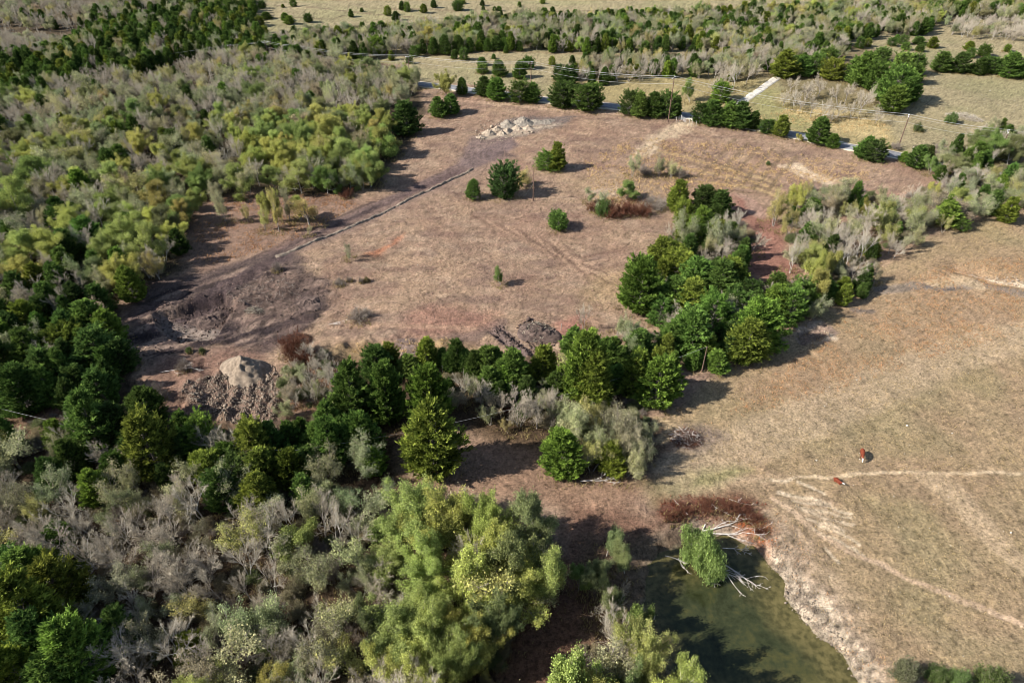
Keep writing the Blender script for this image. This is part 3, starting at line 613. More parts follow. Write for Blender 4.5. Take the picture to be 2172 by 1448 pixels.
# cedars standing by themselves or leading their clump: (centre x, top, bottom, width[, tint index, label])
HAND = {
'cedar': [
 (515,45,69,28),(487,46,66,26),(550,37,57,23),(555,4,19,16),(604,28,45,19),(613,34,52,21),(653,31,48,18),(622,0,15,15),(600,9,17,7),(560,57,76,19),(565,26,42,22),
 (744,20,37,12),(767,17,26,8),(822,15,34,17),(852,3,22,14),(863,7,26,17),(898,9,28,15),(920,1,17,14),(971,4,24,24),(981,0,9,13),(1023,1,13,10),(1025,12,23,8),(1049,14,24,10),(1059,15,24,11),(1063,22,33,8),(1151,0,9,11),(1005,32,41,7),(839,25,45,18),(1102,4,16,9),
 (799,80,120,36),(780,92,115,24),(919,80,117,22),(943,75,117,26),(972,75,115,26),(996,80,112,20),(1016,84,109,17),(1034,82,110,16),(1053,78,108,24),(1072,84,107,19),(1101,87,109,17),(963,106,126,14),(984,105,128,22),(880,100,122,22),(806,98,114,25,),(830,108,129,13),(1073,98,113,12),(1047,115,126,10),
 (1179,80,108,28),(1205,88,110,22),(1260,97,120,13),(1241,92,107,14),(1367,90,117,26),(1396,96,120,23),(1335,102,124,18),(1320,80,106,34),(1390,70,98,24),(1280,80,104,32),(1300,88,110,30),(1424,74,100,40),(1345,82,100,20),(1225,80,104,24),
 (1023,122,140,20),(1023,138,157,27),(1060,138,163,30),(1102,130,168,30,2),(1121,124,148,27),(1171,122,140,17),(1214,118,137,14),(1241,112,131,16),(868,121,136,16),(832,141,153,14),
 (1027,168,206,36),(1054,172,214,42,2),(1103,176,218,44),(1128,178,219,36,2),(1195,184,230,58),(1251,186,237,62),(1185,142,172,26),(1204,148,190,42),(1190,162,184,30),
 (1336,198,246,42),(1358,196,249,40,2),(1385,196,250,44),(1415,200,250,46),(1435,205,248,26),(980,166,202,25,1),
 (1488,222,262,38),(1512,218,268,42),(1548,215,270,44,2),(1574,217,275,48),(1600,236,275,26),(1630,258,285,32),(1658,252,290,38),
 (1739,252,306,50,2),(1768,284,315,25),(1836,290,338,40),(1860,302,343,48),(1945,315,358,44),(1918,322,345,20),
 (862,218,288,56,0,'dark green round-topped cedar at the edge of the wood, left of the rock heaps'),(932,206,250,36,1),(956,208,244,38,1),
 (1182,303,362,40,3,'bare-legged olive-green cedar, taller of the pair near the clearing middle'),(1160,325,362,46,2,'low bushy cedar leaning against a taller one above the bare pole'),
 (1002,382,423,32,1,'small pointed cedar left of the round dark oak in the clearing'),(1184,455,488,44,1,'lone low dark cedar in the middle of the brown clearing'),
 (1439,382,448,50,3,'pointed olive-green cedar at the top of the eastern thicket'),(1450,430,478,44,3),(1484,438,505,54,4,'pointed bright green cedar below the top of the eastern thicket'),(1500,395,455,56,0),(1530,410,462,46,0),(1520,440,480,40,0),
 (1364,552,665,88,4,'big bright green cedar at the left tip of the eastern thicket'),(1402,518,575,66,3),(1440,540,600,74,3),(1475,560,625,76,2),(1428,590,665,76,2),(1478,600,680,84,3),(1530,560,640,80,2),(1553,550,625,66,3,'yellowish cedar standing proud on the right of the eastern thicket'),(1515,640,720,84,2),(1560,620,680,66,1),(1400,640,690,60,2),
 (1470,658,750,92,2,'broad green cedar low in the eastern thicket above the two lone shrubs'),(1550,690,740,60,0),(1425,690,745,60,2),(1590,600,650,50,0),
 (1610,640,748,98,4,'large bright cedar leaning over the pasture beside the eroded hollow'),(1585,690,768,90,3,'low yellowish cedar spreading onto the pasture, below the large bright one'),(1650,610,680,72,4),(1680,622,690,70,2),(1700,600,660,60,1),(1745,588,638,54,2),(1648,590,625,44,1),
 (1525,752,790,46,4,'small bright green round cedar at the pasture edge'),(1473,750,783,40,2,'low wide cedar bush left of a small bright round one'),
 (1240,700,850,86,4,'tall bright green cedar right of the dark torn earth'),(1262,740,862,84,3,'tall yellowish cedar with a wire passing behind its right side'),(1215,695,760,50,2),(1152,736,806,56,3,'lone pointed cedar at the foot of the dark torn earth'),
 (1343,752,838,64,3,'sparse yellow-tipped cedar left of a broad green one at the pasture edge'),(1396,768,862,94,4,'broad green cedar casting its shadow on the pasture'),(1310,740,800,60,2),(1360,700,760,60,1),(1290,720,790,60,2),
 (903,718,786,50,3,'pointed olive cedar at the top of the creek line'),(795,735,806,64,1),(825,730,785,46,3),(972,725,790,40,1),(985,740,785,36,2),(1035,735,800,50,2),(1080,745,825,66,2,'dark green cedar left of the lone pointed one below the torn earth'),(1076,778,828,44,4),(1040,780,835,44,2),(940,738,780,34,2),(955,750,790,30,1),(1055,735,790,44,2),(1010,745,800,40,0),(868,755,800,44,2),(1110,770,820,40,3),(1175,790,840,40,1),(1120,800,850,36,0),(1000,760,800,34,1),
 (738,775,905,86,2,'tall green cedar at the left end of the middle creek line'),(815,778,900,78,2,'tall mid-green cedar between two others in the middle creek line'),(905,780,905,86,4,'tall bright green cedar straight behind the big yellowish one'),(914,858,1012,118,3,'big yellowish cedar standing at the end of the grassy gap, shadow to its right'),(765,880,975,80,2),(700,850,930,60,2),
 (1195,918,1010,84,4,'bright green cedar at the lower left of the olive thicket'),(1300,945,1010,60,3),
 (540,895,1000,90,3),(580,900,985,60,1),(302,828,905,74,1,'dark tiered cedar left of the cloddy slope'),(187,838,965,92,2,'large cedar at the left, below the grassy bank'),(315,880,1005,104,3,'large yellowish green cedar below the dark tiered cedar'),(425,895,965,80,4),(250,860,950,70,0),(480,940,1010,70,2),(560,950,1040,80,3),(620,960,1010,60,2),(500,980,1050,80,1),
 (165,780,845,62,2),(230,660,735,60,4),(190,640,720,66,2),(140,700,760,80,3),(200,700,790,90,1),(60,700,780,70,2),(110,740,830,80,1),(40,780,880,90,1),(250,720,790,60,0),(100,600,680,60,2),(60,640,720,60,3),(140,660,740,60,1),
 (200,1000,1075,60,4,'bright yellowish cedar among bare grey trees at the lower left'),(240,970,1040,60,1),(60,1175,1260,110,2),(130,1195,1300,110,3,'gold-tipped cedar in the lower left corner'),(40,1240,1400,150,3,'huge cedar filling the lower left corner'),(160,1330,1460,120,4),(110,1400,1500,120,2),(10,1380,1500,120,3),(20,1170,1240,80,1),(70,1300,1420,110,1),(245,1300,1380,60,1),(120,1115,1170,60,1),
 (470,1000,1080,70,1),(540,1010,1090,80,3),(700,890,990,80,2),(650,1010,1080,60,2),(400,1350,1400,60,3),
 (1893,82,99,20),(1917,76,95,20,),(1921,92,107,17),(1903,74,90,16),(1951,78,95,24),(1952,97,111,17),(1980,79,103,20),(2057,88,107,20),(2059,105,124,22),(2089,98,121,26),(2137,97,111,15),(1825,82,103,22),(1842,84,100,17),
 (1997,127,154,37,1),(2033,127,156,38,0),(2078,135,160,32,0),(2101,127,158,40,1),(2145,130,166,46,2),(2170,150,168,40,1),(2060,140,157,22,0),
 (1578,4,9,10),(1600,0,9,14),(1618,0,9,14),(1590,8,20,11),(1617,10,24,14),(1641,3,10,8),
 (1544,100,122,20),(1468,96,113,16),(1485,92,111,18),(1492,86,103,12),
 (1665,118,166,50,3,'pointed cedar right beside the head of the driveway'),(1530,180,218,46,4),(1705,128,165,38,2),(1730,118,160,42,2),(1755,108,155,46,2),(1766,130,172,50,3),(1835,118,185,60,2),(1820,135,180,50,2),(1860,140,195,60,2),(1895,150,225,72,2),(1925,165,220,60,2),(1898,195,240,50,4,'bright rounded cedar at the lower end of the dark clump beside the pale orchard'),(1915,118,160,50,2),(1945,120,160,40,1),(1870,112,135,36,1),(1935,140,180,44,2),(1880,170,215,50,2),
 (2010,350,372,18),
 (2012,413,455,30,4),(2007,432,480,50,4),(1905,470,500,20,2),(1880,440,475,40,2),(2040,470,490,30,2),(1720,420,465,40,2),
 (1830,586,617,40,0),(1790,590,625,36,3),
 (1478,735,752,20,2),
],
'leafy': [
 (945,152,204,46,4,'gold-topped leafy tree left of the gap where the road appears'),
 (810,268,330,74,0),(778,325,390,60,0),(740,350,400,50,1),(820,240,290,50,0),(635,420,470,50,0),(575,398,470,50,0),(590,300,370,70,0),(640,250,330,70,1),(700,240,310,80,0),(560,250,320,66,1),(768,240,300,60,0),(520,280,340,60,0),
 (1070,358,418,62,5,'round dark evergreen oak in the clearing beside the bare pole'),
 (1329,380,424,50,2,'round fresh green bush tree right of the clearing, above red brush'),
 (1467,168,216,36,2,'rounded green tree with a pale trunk on the lawn by the driveway'),
 (1698,284,300,18,4),
 (1062,568,604,30,2,'small rounded olive bush tree alone low in the clearing'),
 (950,1050,1210,170,0,'big lime-tinted tree left of centre at the bottom, sunlit left crown'),(1020,1050,1130,120,1),(900,1130,1260,120,1,'left lobe of the big yellow-green stand above the dark undergrowth'),(1090,1120,1230,130,3),(1155,1150,1250,92,1,'separate rounded tree on the right of the yellow-green stand, over the shadowed grass'),(1130,1040,1150,120,3,'dull green tree crown nearest the shadow by the pond'),(985,1200,1310,150,0),(900,1290,1400,130,1),(1050,1230,1340,120,3),(960,1340,1450,120,1),
 (1185,1360,1500,120,1),(1380,1345,1480,130,1,'leafy sapling crown at the bottom edge left of the pond'),(1250,1390,1520,110,0),(820,1370,1480,110,0),(770,1290,1380,90,3),
 (95,480,560,90,0),(265,455,540,90,1,'pale-trunked lime tree in the left wood near the dirt clearing'),(310,480,570,80,1),(215,490,560,60,1),(250,540,620,80,4),(80,330,400,90,2),(30,380,480,80,1),(350,440,510,70,3),(45,260,310,60,3),(240,430,480,70,1),(140,380,430,60,4),
 (1275,1185,1300,80,3),(1335,1150,1230,60,3),(1240,1120,1200,50,2),(1300,1250,1330,90,3),(1350,1270,1340,70,2),(1290,1120,1180,60,3),(1350,1400,1500,110,3),(1440,1400,1500,90,0),(1735,520,610,46,0,'slim yellow-green tree at the right of the red-floored track'),(1765,530,590,44,4),(1740,570,640,50,4),(1690,390,450,44,0),(1840,425,470,30,4,'small tree with golden leaves in the right-hand thicket'),(1880,430,475,32,4,'second golden-leaved tree of the right thicket, beside bare grey ones'),(1985,385,430,30,4),
 (2075,265,330,60,3),(2110,275,340,60,2),(2030,330,370,60,3),(2150,290,350,60,3),(1980,330,370,40,2),
],
'olive': [
 (885,130,190,40,2),(805,150,190,60,0),(1110,350,390,50,4,'thin pale tree between the bare pole and the pair of cedars'),(1344,300,375,34,2,'tall thin sapling standing in the straw grass right of centre'),(1400,330,375,40,1),(1425,340,378,36,1),
 (552,398,490,34,4,'slim yellowish sapling column, left one before the upper wood edge'),(582,402,492,30,4),(608,400,470,34,0),(470,400,470,40,1),(520,430,470,24,4),(655,478,500,24,1),(650,415,478,66,4,'airy yellowish sapling at the wood edge by the upper dirt track'),(740,515,550,28,1),(1275,410,450,36,2),(1250,400,430,30,2),
 (690,940,1010,110,2),(760,1020,1110,130,2,'grey-green spreading tree left of the yellow-green stand'),(640,1040,1120,100,1),(750,1150,1240,100,1),(650,1160,1260,120,0),(560,1250,1350,120,2,'grey-green thin tree low in the left undergrowth'),(430,1300,1370,90,2),(720,1260,1350,110,1),
 (1240,860,960,110,1,'straw-coloured thin tree in the middle of the olive thicket'),(1320,850,940,100,3),(1350,890,970,80,3),(1260,920,1000,90,4),(1335,940,1010,70,0),(1210,870,930,70,0),(1200,840,890,60,1),
 (1310,660,715,50,2),(1345,680,750,70,2),(1465,450,530,60,2),(1530,460,540,60,2),(1560,470,530,50,0),
 (1650,400,480,60,4),(1680,440,500,50,4),(1790,370,440,60,0),(1860,560,600,30,3),
],
'bare': [
 (1240,640,700,40,2,'slim white-barked bare tree above the tall cedars by the torn earth'),(1345,690,745,60,2,'bare pale tree poking from the cedars right of the torn earth'),
 (1775,470,540,60,2,'pale bare tree over the right-hand thicket'),(1690,470,580,50,2,'white-trunked bare tree beside the red-floored track'),(1830,480,560,80,2),(1800,510,570,60,2),(1850,430,500,70,1),(1940,390,440,44,2,'whitish dead tree in the upper right thicket'),(1905,410,450,50,0),(1570,440,490,36,2),(1600,470,540,50,0),(1540,500,560,60,0),
 (1665,190,225,30,1),(1688,186,226,36,1),(1712,172,212,40,1),(1728,180,248,40,1,'round-crowned bare tree at the front of the pale orchard'),(1748,210,255,40,0),(1762,205,250,36,0),(1782,180,225,40,1),(1800,170,215,36,0),(1832,178,242,42,1,'wide bare tree at the right of the pale orchard'),(1862,220,263,32,0,'slim bare tree standing forward on the lawn near the crossarm pole'),(1742,158,205,36,1),(1680,160,195,30,1),(1780,212,252,34,2),(1765,235,262,28,0),(1838,190,222,36,1),(1700,205,235,34,1),(1810,210,250,30,0),
 (1540,150,190,40,0),(1560,128,190,50,0,'dark-trunked bare tree left of the driveway head'),(1585,140,178,36,0),(1600,130,165,40,0),(1520,160,200,36,0),
 (400,1030,1160,140,2,'big pale bare tree in the middle of the lower left wood'),(300,1060,1150,110,1),(120,1050,1130,120,1),(60,1090,1160,100,0),(230,1150,1260,120,1,'grey bare tree fanning out above the dark hollow at lower left'),(330,1180,1270,100,1),(500,1150,1250,110,2,'bare pale tree right of the dark hollow at lower left'),(440,1200,1290,90,0),(330,1340,1470,150,2,'pale bare tree fanning up from the bottom edge, lower left'),(240,1380,1480,90,0),(420,1390,1480,110,1),(640,1330,1430,110,1),(700,1080,1180,100,2,'bright grey bare tree left of the yellow-green stand'),(600,1060,1140,80,2),(560,1180,1260,80,1),
 (1295,1260,1400,90,0,'bare broom-shaped tree at the bottom left of the pond'),(1330,1320,1450,110,0),(1400,1330,1460,80,2),(1240,1340,1440,80,0),(870,1400,1500,100,1),(1045,1200,1330,90,2),(1010,1100,1190,100,2,'grey bare crown inside the yellow-green stand'),
 (700,760,850,70,1),(660,780,855,60,1),(1100,820,905,70,1),(1140,840,910,70,1),(1060,830,890,60,0),(1170,830,890,50,1),(1020,800,860,60,3 % 3),(980,790,850,50,1),(1330,1210,1270,40,0),
 (480,345,400,60,1),(510,300,360,60,0),(290,330,390,70,0),(660,330,400,60,2),(620,345,405,60,2),
],
'willow': [(818,270,335,62,0,'drooping yellow-green willow at the wood edge facing the clearing'),(780,330,392,56,0),(1505,1130,1222,100,0,'bright green willow standing in the pond edge')],
'shrub': [(1010,408,425,22,2),(1280,425,458,30,2),(1395,420,445,60,0),(1990,1420,1448,50,2),(1925,1410,1446,46,0,'grey round bare bush at the bottom edge by the pond bank'),(2040,1428,1460,44,2),(2110,1430,1470,60,2),
  (1855,318,330,16,2),(1630,340,350,8,2),(1900,300,318,24,2),(1950,262,280,20,2),(2018,240,262,24,2),(1370,350,372,30,1),(1440,355,378,34,1),(740,578,598,12,1),(765,582,600,12,1),(778,580,598,11,1),(760,656,682,54,1),(720,592,606,26,0),(400,735,748,12,2),(428,738,748,12,2),(585,555,575,20,0),(330,815,850,40,1),(385,760,790,30,0),(1700,610,650,30,1)],
'redshrub': [(1295,425,462,56),(1330,425,455,50),(1360,430,460,44),(1260,430,450,30),(620,700,760,56),(640,740,775,50),(1077,850,880,22),(735,400,420,30),(1790,590,605,20),(1455,1072,1092,40),(1500,1064,1084,46),(1548,1062,1086,50),(1575,1072,1094,40),(1425,1084,1104,34),(1604,1088,1108,36),(1612,1116,1134,30)],
}
def TALL(r):
    if r[1] > 1030 and 840 < r[0] < 1250: return 13. if r[0] > 1000 else 11.
    if r[1] > 1130 and r[0] > 1200: return 11. if r[1] > 1300 else 6.5
    if r[1] > 930 and r[0] < 900: return 7.5
    return None
for kind, rows in HAND.items():
    for r in rows:
        spot(kind, r[0], r[1], r[2], r[3], r[4] if len(r) > 4 else None, r[5] if len(r) > 5 else None, trunk=.9 if kind in ('bare', 'olive', 'leafy') else .3, hh=(TALL(r) if kind in ('leafy', 'olive', 'bare') else None))

# woods: outline on the photo, spacing (m), mix of kinds, size range (m)
ZONES = [
 ('upper left wood', [(-260,-90),(500,-90),(420,-5),(330,20),(225,42),(200,48),(0,48),(-260,48)], 5.6, dict(bare=.5, olive=.35, cedar=.15), (5, 8)),
 ('dark cedar belt at upper left', [(210,42),(330,20),(420,-60),(560,-60),(540,10),(535,55),(565,78),(560,108),(430,100),(330,125),(300,158),(250,165),(180,150),(110,190),(-200,190),(-200,118),(110,100),(160,70)], 4.6, dict(cedar=.78, olive=.14, bare=.08), (5, 8)),
 ('grey wood at the left', [(-220,50),(150,75),(110,98),(-220,115)], 3.8, dict(bare=.8, olive=.2), (4.5, 6.5)),
 ('upper left forest', [(-200,192),(110,192),(180,155),(300,162),(480,108),(560,108),(690,118),(760,135),(860,150),(890,190),(840,225),(700,230),(540,245),(420,330),(300,250),(0,260),(-200,260)], 5.3, dict(bare=.4, olive=.46, leafy=.11, cedar=.03), (5.5, 9)),
 ('yellow-green forest edge', [(500,240),(700,232),(800,240),(825,270),(790,300),(790,370),(740,390),(640,385),(560,375),(470,330)], 5.2, dict(leafy=.66, olive=.22, bare=.12), (6, 9)),
 ('left forest', [(-200,260),(0,260),(300,250),(420,330),(470,335),(540,380),(420,405),(385,465),(-200,480)], 5.4, dict(leafy=.30, olive=.36, bare=.26, cedar=.08), (6, 9.5)),
 ('left forest by the dirt clearing', [(-200,480),(385,465),(365,555),(310,585),(240,620),(230,650),(-200,650)], 5.2, dict(leafy=.24, olive=.24, bare=.22, cedar=.30), (6, 9)),
 ('dark left cedars', [(-200,650),(225,640),(235,740),(280,800),(190,835),(90,850),(-200,860)], 4.9, dict(cedar=.74, bare=.18, olive=.08), (6, 9)),
 ('cedar belt along the creek', [(-200,905),(60,900),(140,880),(330,890),(400,905),(560,915),(680,880),(780,900),(800,985),(700,1000),(560,1010),(400,1010),(-200,1010)], 4.6, dict(cedar=.66, olive=.22, bare=.12), (5.5, 8.5)),
 ('lower left wood', [(-160,1010),(540,1015),(820,1010),(850,1060),(860,1130),(850,1250),(840,1448),(860,1620),(-160,1620)], 4.1, dict(bare=.56, olive=.36, leafy=.05, cedar=.03), (5, 8)),
 ('yellow-green stand at the bottom', [(870,1060),(1150,1060),(1170,1200),(1090,1300),(1060,1448),(1020,1620),(840,1620),(850,1250)], 4.6, dict(leafy=.6, olive=.3, bare=.1), (8, 11.5)),
 ('stand left of the pond', [(1130,1440),(1250,1370),(1420,1370),(1460,1448),(1430,1620),(1100,1620)], 4.0, dict(leafy=.4, olive=.3, bare=.3), (8, 11)),
 ('eastern cedar thicket', [(1420,470),(1560,450),(1600,500),(1590,560),(1620,640),(1570,730),(1400,690),(1390,640),(1360,600),(1420,530)], 4.4, dict(cedar=.62, bare=.2, olive=.18), (4.5, 7.5)),
 ('creek thicket below the clearing', [(1190,720),(1330,720),(1450,700),(1530,720),(1450,760),(1380,770),(1300,820),(1280,860),(1200,800)], 4.2, dict(cedar=.7, olive=.2, bare=.1), (4.5, 7)),
 ('right-hand thicket', [(1680,400),(1830,395),(1900,430),(1960,395),(2060,350),(2300,350),(2300,430),(2050,458),(1950,495),(1850,560),(1760,590),(1690,560),(1670,470)], 5.0, dict(bare=.36, olive=.38, cedar=.2, leafy=.06), (4.5, 7.5)),
 ('hedge beside the pasture', [(1640,600),(1700,590),(1850,560),(1850,600),(1760,640),(1690,680),(1620,660)], 4.2, dict(cedar=.5, olive=.34, bare=.16), (3.5, 6)),
 ('brush along the creek', [(600,790),(640,740),(700,740),(715,840),(680,860),(600,870)], 3.0, dict(bare=.6, olive=.4), (2.5, 4.5)),
 ('brushy creek bottom', [(930,800),(1180,800),(1190,900),(1060,900),(990,850),(940,850)], 3.0, dict(bare=.35, olive=.5, cedar=.15), (2.5, 4.5)),
 ('olive thicket by the pasture', [(1195,850),(1370,850),(1395,900),(1370,1000),(1190,990)], 3.4, dict(olive=.75, bare=.15, cedar=.1), (3.5, 6)),
 ('upper wood belt', [(570,82),(640,62),(860,50),(1060,34),(1400,24),(1640,16),(1760,8),(2300,-8),(2300,24),(2000,28),(1985,46),(1955,60),(1880,60),(1800,80),(1780,98),(1700,94),(1620,100),(1450,90),(1380,92),(1200,98),(1100,92),(950,90),(800,104),(720,112),(600,115)], 4.6, dict(olive=.42, bare=.18, cedar=.32, leafy=.08), (5.5, 8.5)),
 ('grey hedgerow at upper right', [(2010,40),(2300,30),(2300,74),(2100,70),(2020,62)], 5.0, dict(bare=.8, olive=.2), (4.5, 6.5)),
 ('tree belt beyond the lawn', [(1400,118),(1500,112),(1640,96),(1770,74),(1800,92),(1790,118),(1700,140),(1620,142),(1560,158),(1480,150),(1400,155),(1200,168),(1190,148),(1290,122)], 4.5, dict(bare=.32, olive=.32, cedar=.36), (5, 7.5)),
 ('thicket by the right road end', [(1960,312),(2050,300),(2090,262),(2300,262),(2300,330),(2100,345),(2000,365)], 4.8, dict(olive=.5, cedar=.2, bare=.3), (4, 7)),
 ('far fields', [(1620,-70),(2300,-70),(2300,-22),(1700,-14)], 8, dict(olive=.5, bare=.3, cedar=.2), (5, 8)),
]
rsz = np.random.RandomState(77)
hx = np.array([[t['x'], t['y'], t['R']] for t in trees])
for zi, (zname, pts, sp, mix, (smin, smax)) in enumerate(ZONES):
    Pz = PW(pts, .55*(smin+smax)/2); x0, y0 = Pz.min(0); x1, y1 = Pz.max(0)
    gx, gy = np.meshgrid(np.arange(x0, x1, sp), np.arange(y0, y1, sp*.87)); gx = gx+(np.arange(gx.shape[0]) % 2)[:, None]*sp*.5
    gx = (gx+rsz.uniform(-.38, .38, gx.shape)*sp).ravel(); gy = (gy+rsz.uniform(-.38, .38, gy.shape)*sp).ravel()
    ok = inside(gx, gy, Pz); gx, gy = gx[ok], gy[ok]
    d = np.hypot(gx[:, None]-hx[None, :, 0], gy[:, None]-hx[None, :, 1]); ok = (d > np.maximum(hx[None, :, 2]*.72, sp*.42)).all(1); gx, gy = gx[ok], gy[ok]
    patch = fbm(gx/22, gy/22, 90+zi, 2)
    ks = list(mix); pr = np.array([mix[k] for k in ks])
    zz = hfast(gx, gy)
    for x, y, z, pt in zip(gx, gy, zz, patch):
        w = pr*np.exp(1.6*pt*np.array([{'cedar': -1.2, 'bare': -.6, 'olive': .3, 'leafy': 1.3}[k] for k in ks])); w /= w.sum()
        k = ks[rsz.choice(len(ks), p=w)]; h = rsz.uniform(smin, smax)
        if k == 'cedar': h *= .92; R = h*rsz.uniform(.25, .38)
        else: R = h*rsz.uniform(.42, .56)
        px, py, s = proj(x, y, z+h*.5)
        if not (-160 < px < 2330 and -40 < py < 1640): continue
        trees.append(dict(kind=k, x=float(x), y=float(y), z=float(z), h=h, R=R, tint=None, label=None, proto=None, hand=False, zone=zname, px=px, py=py, size=2*R*s))
# ------------------------------------------------------------------ plants: placing
LM = [("the sandy dirt cone",515,765),("the pond",1600,1330),("the pale rock heaps",1090,265),("the clearing's bare pole",1131,410),("the driveway",1605,195),("the farm gate",1450,258),
 ("the red weed patch",1520,1080),("the dirt track fork",560,550),("the far brush heap",2045,250),("the chalky scar",2100,590),("the dark torn earth",1110,710),("the cloddy slope",490,850),
 ("the standing cow",1826,962),("the gate pole",1424,210),("the crossarm pole",1912,285),("the round evergreen oak",1070,388),("the pond willow",1505,1175),("the pale chalk track",1710,365),
 ("the lower left corner",0,1448),("the upper left corner",0,0),("the mid left edge",0,724),("the bottom edge centre",1086,1448),("the upper right corner",2172,0),("the leftmost power pole",495,108),
 ("the big yellowish cedar",915,940),("the dark cut bank",400,690),("the eroded hollow",1740,700),("the pale orchard",1760,210),("the road bend",1080,202),("the trash heap",1450,925),("the lower left edge",0,1100),("the upper right edge",2172,400),
 ("the top edge centre",1086,0),("the upper left edge",0,380),("the wood edge willow",815,310),("the upper cedar belt's end",540,20),("the bottom left woods",540,1448),("the far upper fields",1640,20),("the far lone pole",1127,155),("the lone low cedar",1184,472)]
def where(px, py):
    best = min(LM, key=lambda L: math.hypot(px-L[1], (py-L[2])*1.5)); dx = px-best[1]; dy = (py-best[2])*1.5; d = math.hypot(dx, dy)
    a = math.degrees(math.atan2(-dy, dx)) % 360; dirs = ['right of', 'upper-right of', 'above', 'upper-left of', 'left of', 'lower-left of', 'below', 'lower-right of']
    k = dirs[int(((a+22.5) % 360)//45)]
    far = 'just ' if d < 70 else ('' if d < 150 else 'well ' if d < 260 else 'far ')
    return f'{far}{k} {best[0]}'
def show(t): return -30 < t['px'] < 2202 and -10 < t['py'] < 1490
rp = np.random.RandomState(5)
for t in trees:
    pool = TINT[t['kind']]
    if t['kind'] == 'cedar': w = [.22, .3, .26, .13, .09]
    elif t['kind'] == 'leafy': w = [.36, .26, .14, .18, .06, 0] if 'stand' not in (t.get('zone') or '') else [.5, .4, 0, .1, 0, 0]
    elif t['kind'] == 'olive': w = [.27, .24, .28, .08, .13]
    else: w = [1/len(pool)]*len(pool)
    i = t['tint'] if t['tint'] is not None else int(rp.choice(len(pool), p=w))
    i = min(i, len(pool)-1); t['cname'] = pool[i][0]; j = rp.normal(1, .035, 3)*rp.normal(1, .13)
    t['rgb'] = [float(max(.02, a*b)) for a, b in zip(pool[i][1], j)]; t['rz'] = rp.uniform(0, 2*PI)
    t['zone'] = t.get('zone')
    protos = KINDS[t['kind']][0]
    t['pi'] = int(rp.randint(len(protos)))
    if t['kind'] == 'cedar':
        ar = t['h']/(2*t['R']); t['pi'] = int(rp.choice([0, 1, 5])) if ar > 1.1 else (int(rp.choice([2, 3, 4, 0])) if ar < .85 else int(rp.choice([0, 1, 4])))
    if t['kind'] == 'leafy': t['pi'] = 2 if t['tint'] == 5 else int(rp.choice([4, 5])) if t['R'] > 3.1 else int(rp.randint(4))
    if t['kind'] == 'bare' and t['cname'] == 'pale grey' : t['pi'] = 4
KGROUP = {'cedar': 'cedar trees of the place', 'bare': 'leafless trees of the place', 'leafy': 'leafy trees of the place', 'olive': 'thin-leaved trees of the place', 'willow': 'willows', 'shrub': 'shrubs and bushes', 'redshrub': 'red-brown shrubs'}
stuff = []; indiv = []
for k in KINDS:
    L = sorted([t for t in trees if t['kind'] == k], key=lambda t: -(t['size'] if show(t) else 0)-(1e4 if t['label'] else 0))
    indiv += L[:296]; stuff += L[296:]
def autolabel(t):
    kd = {'cedar': 'cedar', 'bare': 'bare tree', 'leafy': 'leafy tree', 'olive': 'half-bare tree', 'willow': 'willow', 'shrub': 'shrub', 'redshrub': 'twiggy shrub'}[t['kind']]
    sz = t['h']; s = ('small' if sz < 4.2 else 'mid-sized' if sz < 7 else 'tall') if t['kind'] not in ('shrub', 'redshrub') else ('low' if sz < 2.5 else 'bushy')
    return f"{s} {t['cname']} {kd} {where(t['px'], t['py'])}"
def dedupe(L):
    for attempt in range(2):
        seen = {}
        for t in L:
            if not t['label']: t['_l'] = autolabel(t)
            else: t['_l'] = t['label']
            seen.setdefault(t['_l'], []).append(t)
        for l, g in seen.items():
            if len(g) > 1:
                xs = sorted(g, key=lambda t: t['px']); n = len(xs)
                words = {2: ['left of a pair', 'right of a pair'], 3: ['leftmost of three', 'middle of three', 'rightmost of three']}.get(n) or [f'{o} from left' for o in ('first', 'second', 'third', 'fourth', 'fifth', 'sixth', 'seventh', 'eighth', 'ninth', 'tenth', 'eleventh', 'twelfth')[:n]]
                for i, t in enumerate(xs):
                    t['_l'] = l+(', '+words[i] if i < len(words) else ''); 
        break
dedupe(indiv)
def place(t):
    protos, nm, cat = KINDS[t['kind']]; p = protos[t['pi'] % len(protos)]
    if t['tint'] == 5: p = PC[3]; t['rgb'] = [.62, .78, .85]
    sx = t['R']/p.R; sz = t['h']/p.H; q = max(sx*.62, min(sz, sx*1.8)) if t['hand'] else sz
    M = (t['x'], t['y'], t['z']-.05)
    grp = KGROUP[t['kind']]
    if t['size'] > 22 and show(t):
        e = link(bpy.data.objects.new(nm, None)); e.empty_display_size = .5; parts = [('trunk', p.trunk), ('crown', p.crown)]
        for n_, me in parts: o = link(bpy.data.objects.new(n_, me), e); o['tint'] = t['rgb']
    else:
        e = link(bpy.data.objects.new(nm, p.whole)); e['tint'] = t['rgb']
    e.location = M; e.rotation_euler = (rp.normal(0, .05), rp.normal(0, .05), t['rz']); e.scale = (sx, sx, q)
    tag(e, t['_l'][0:], cat, grp); t['obj'] = e
indiv.sort(key=lambda t: -t['size'])
for t in indiv: place(t)

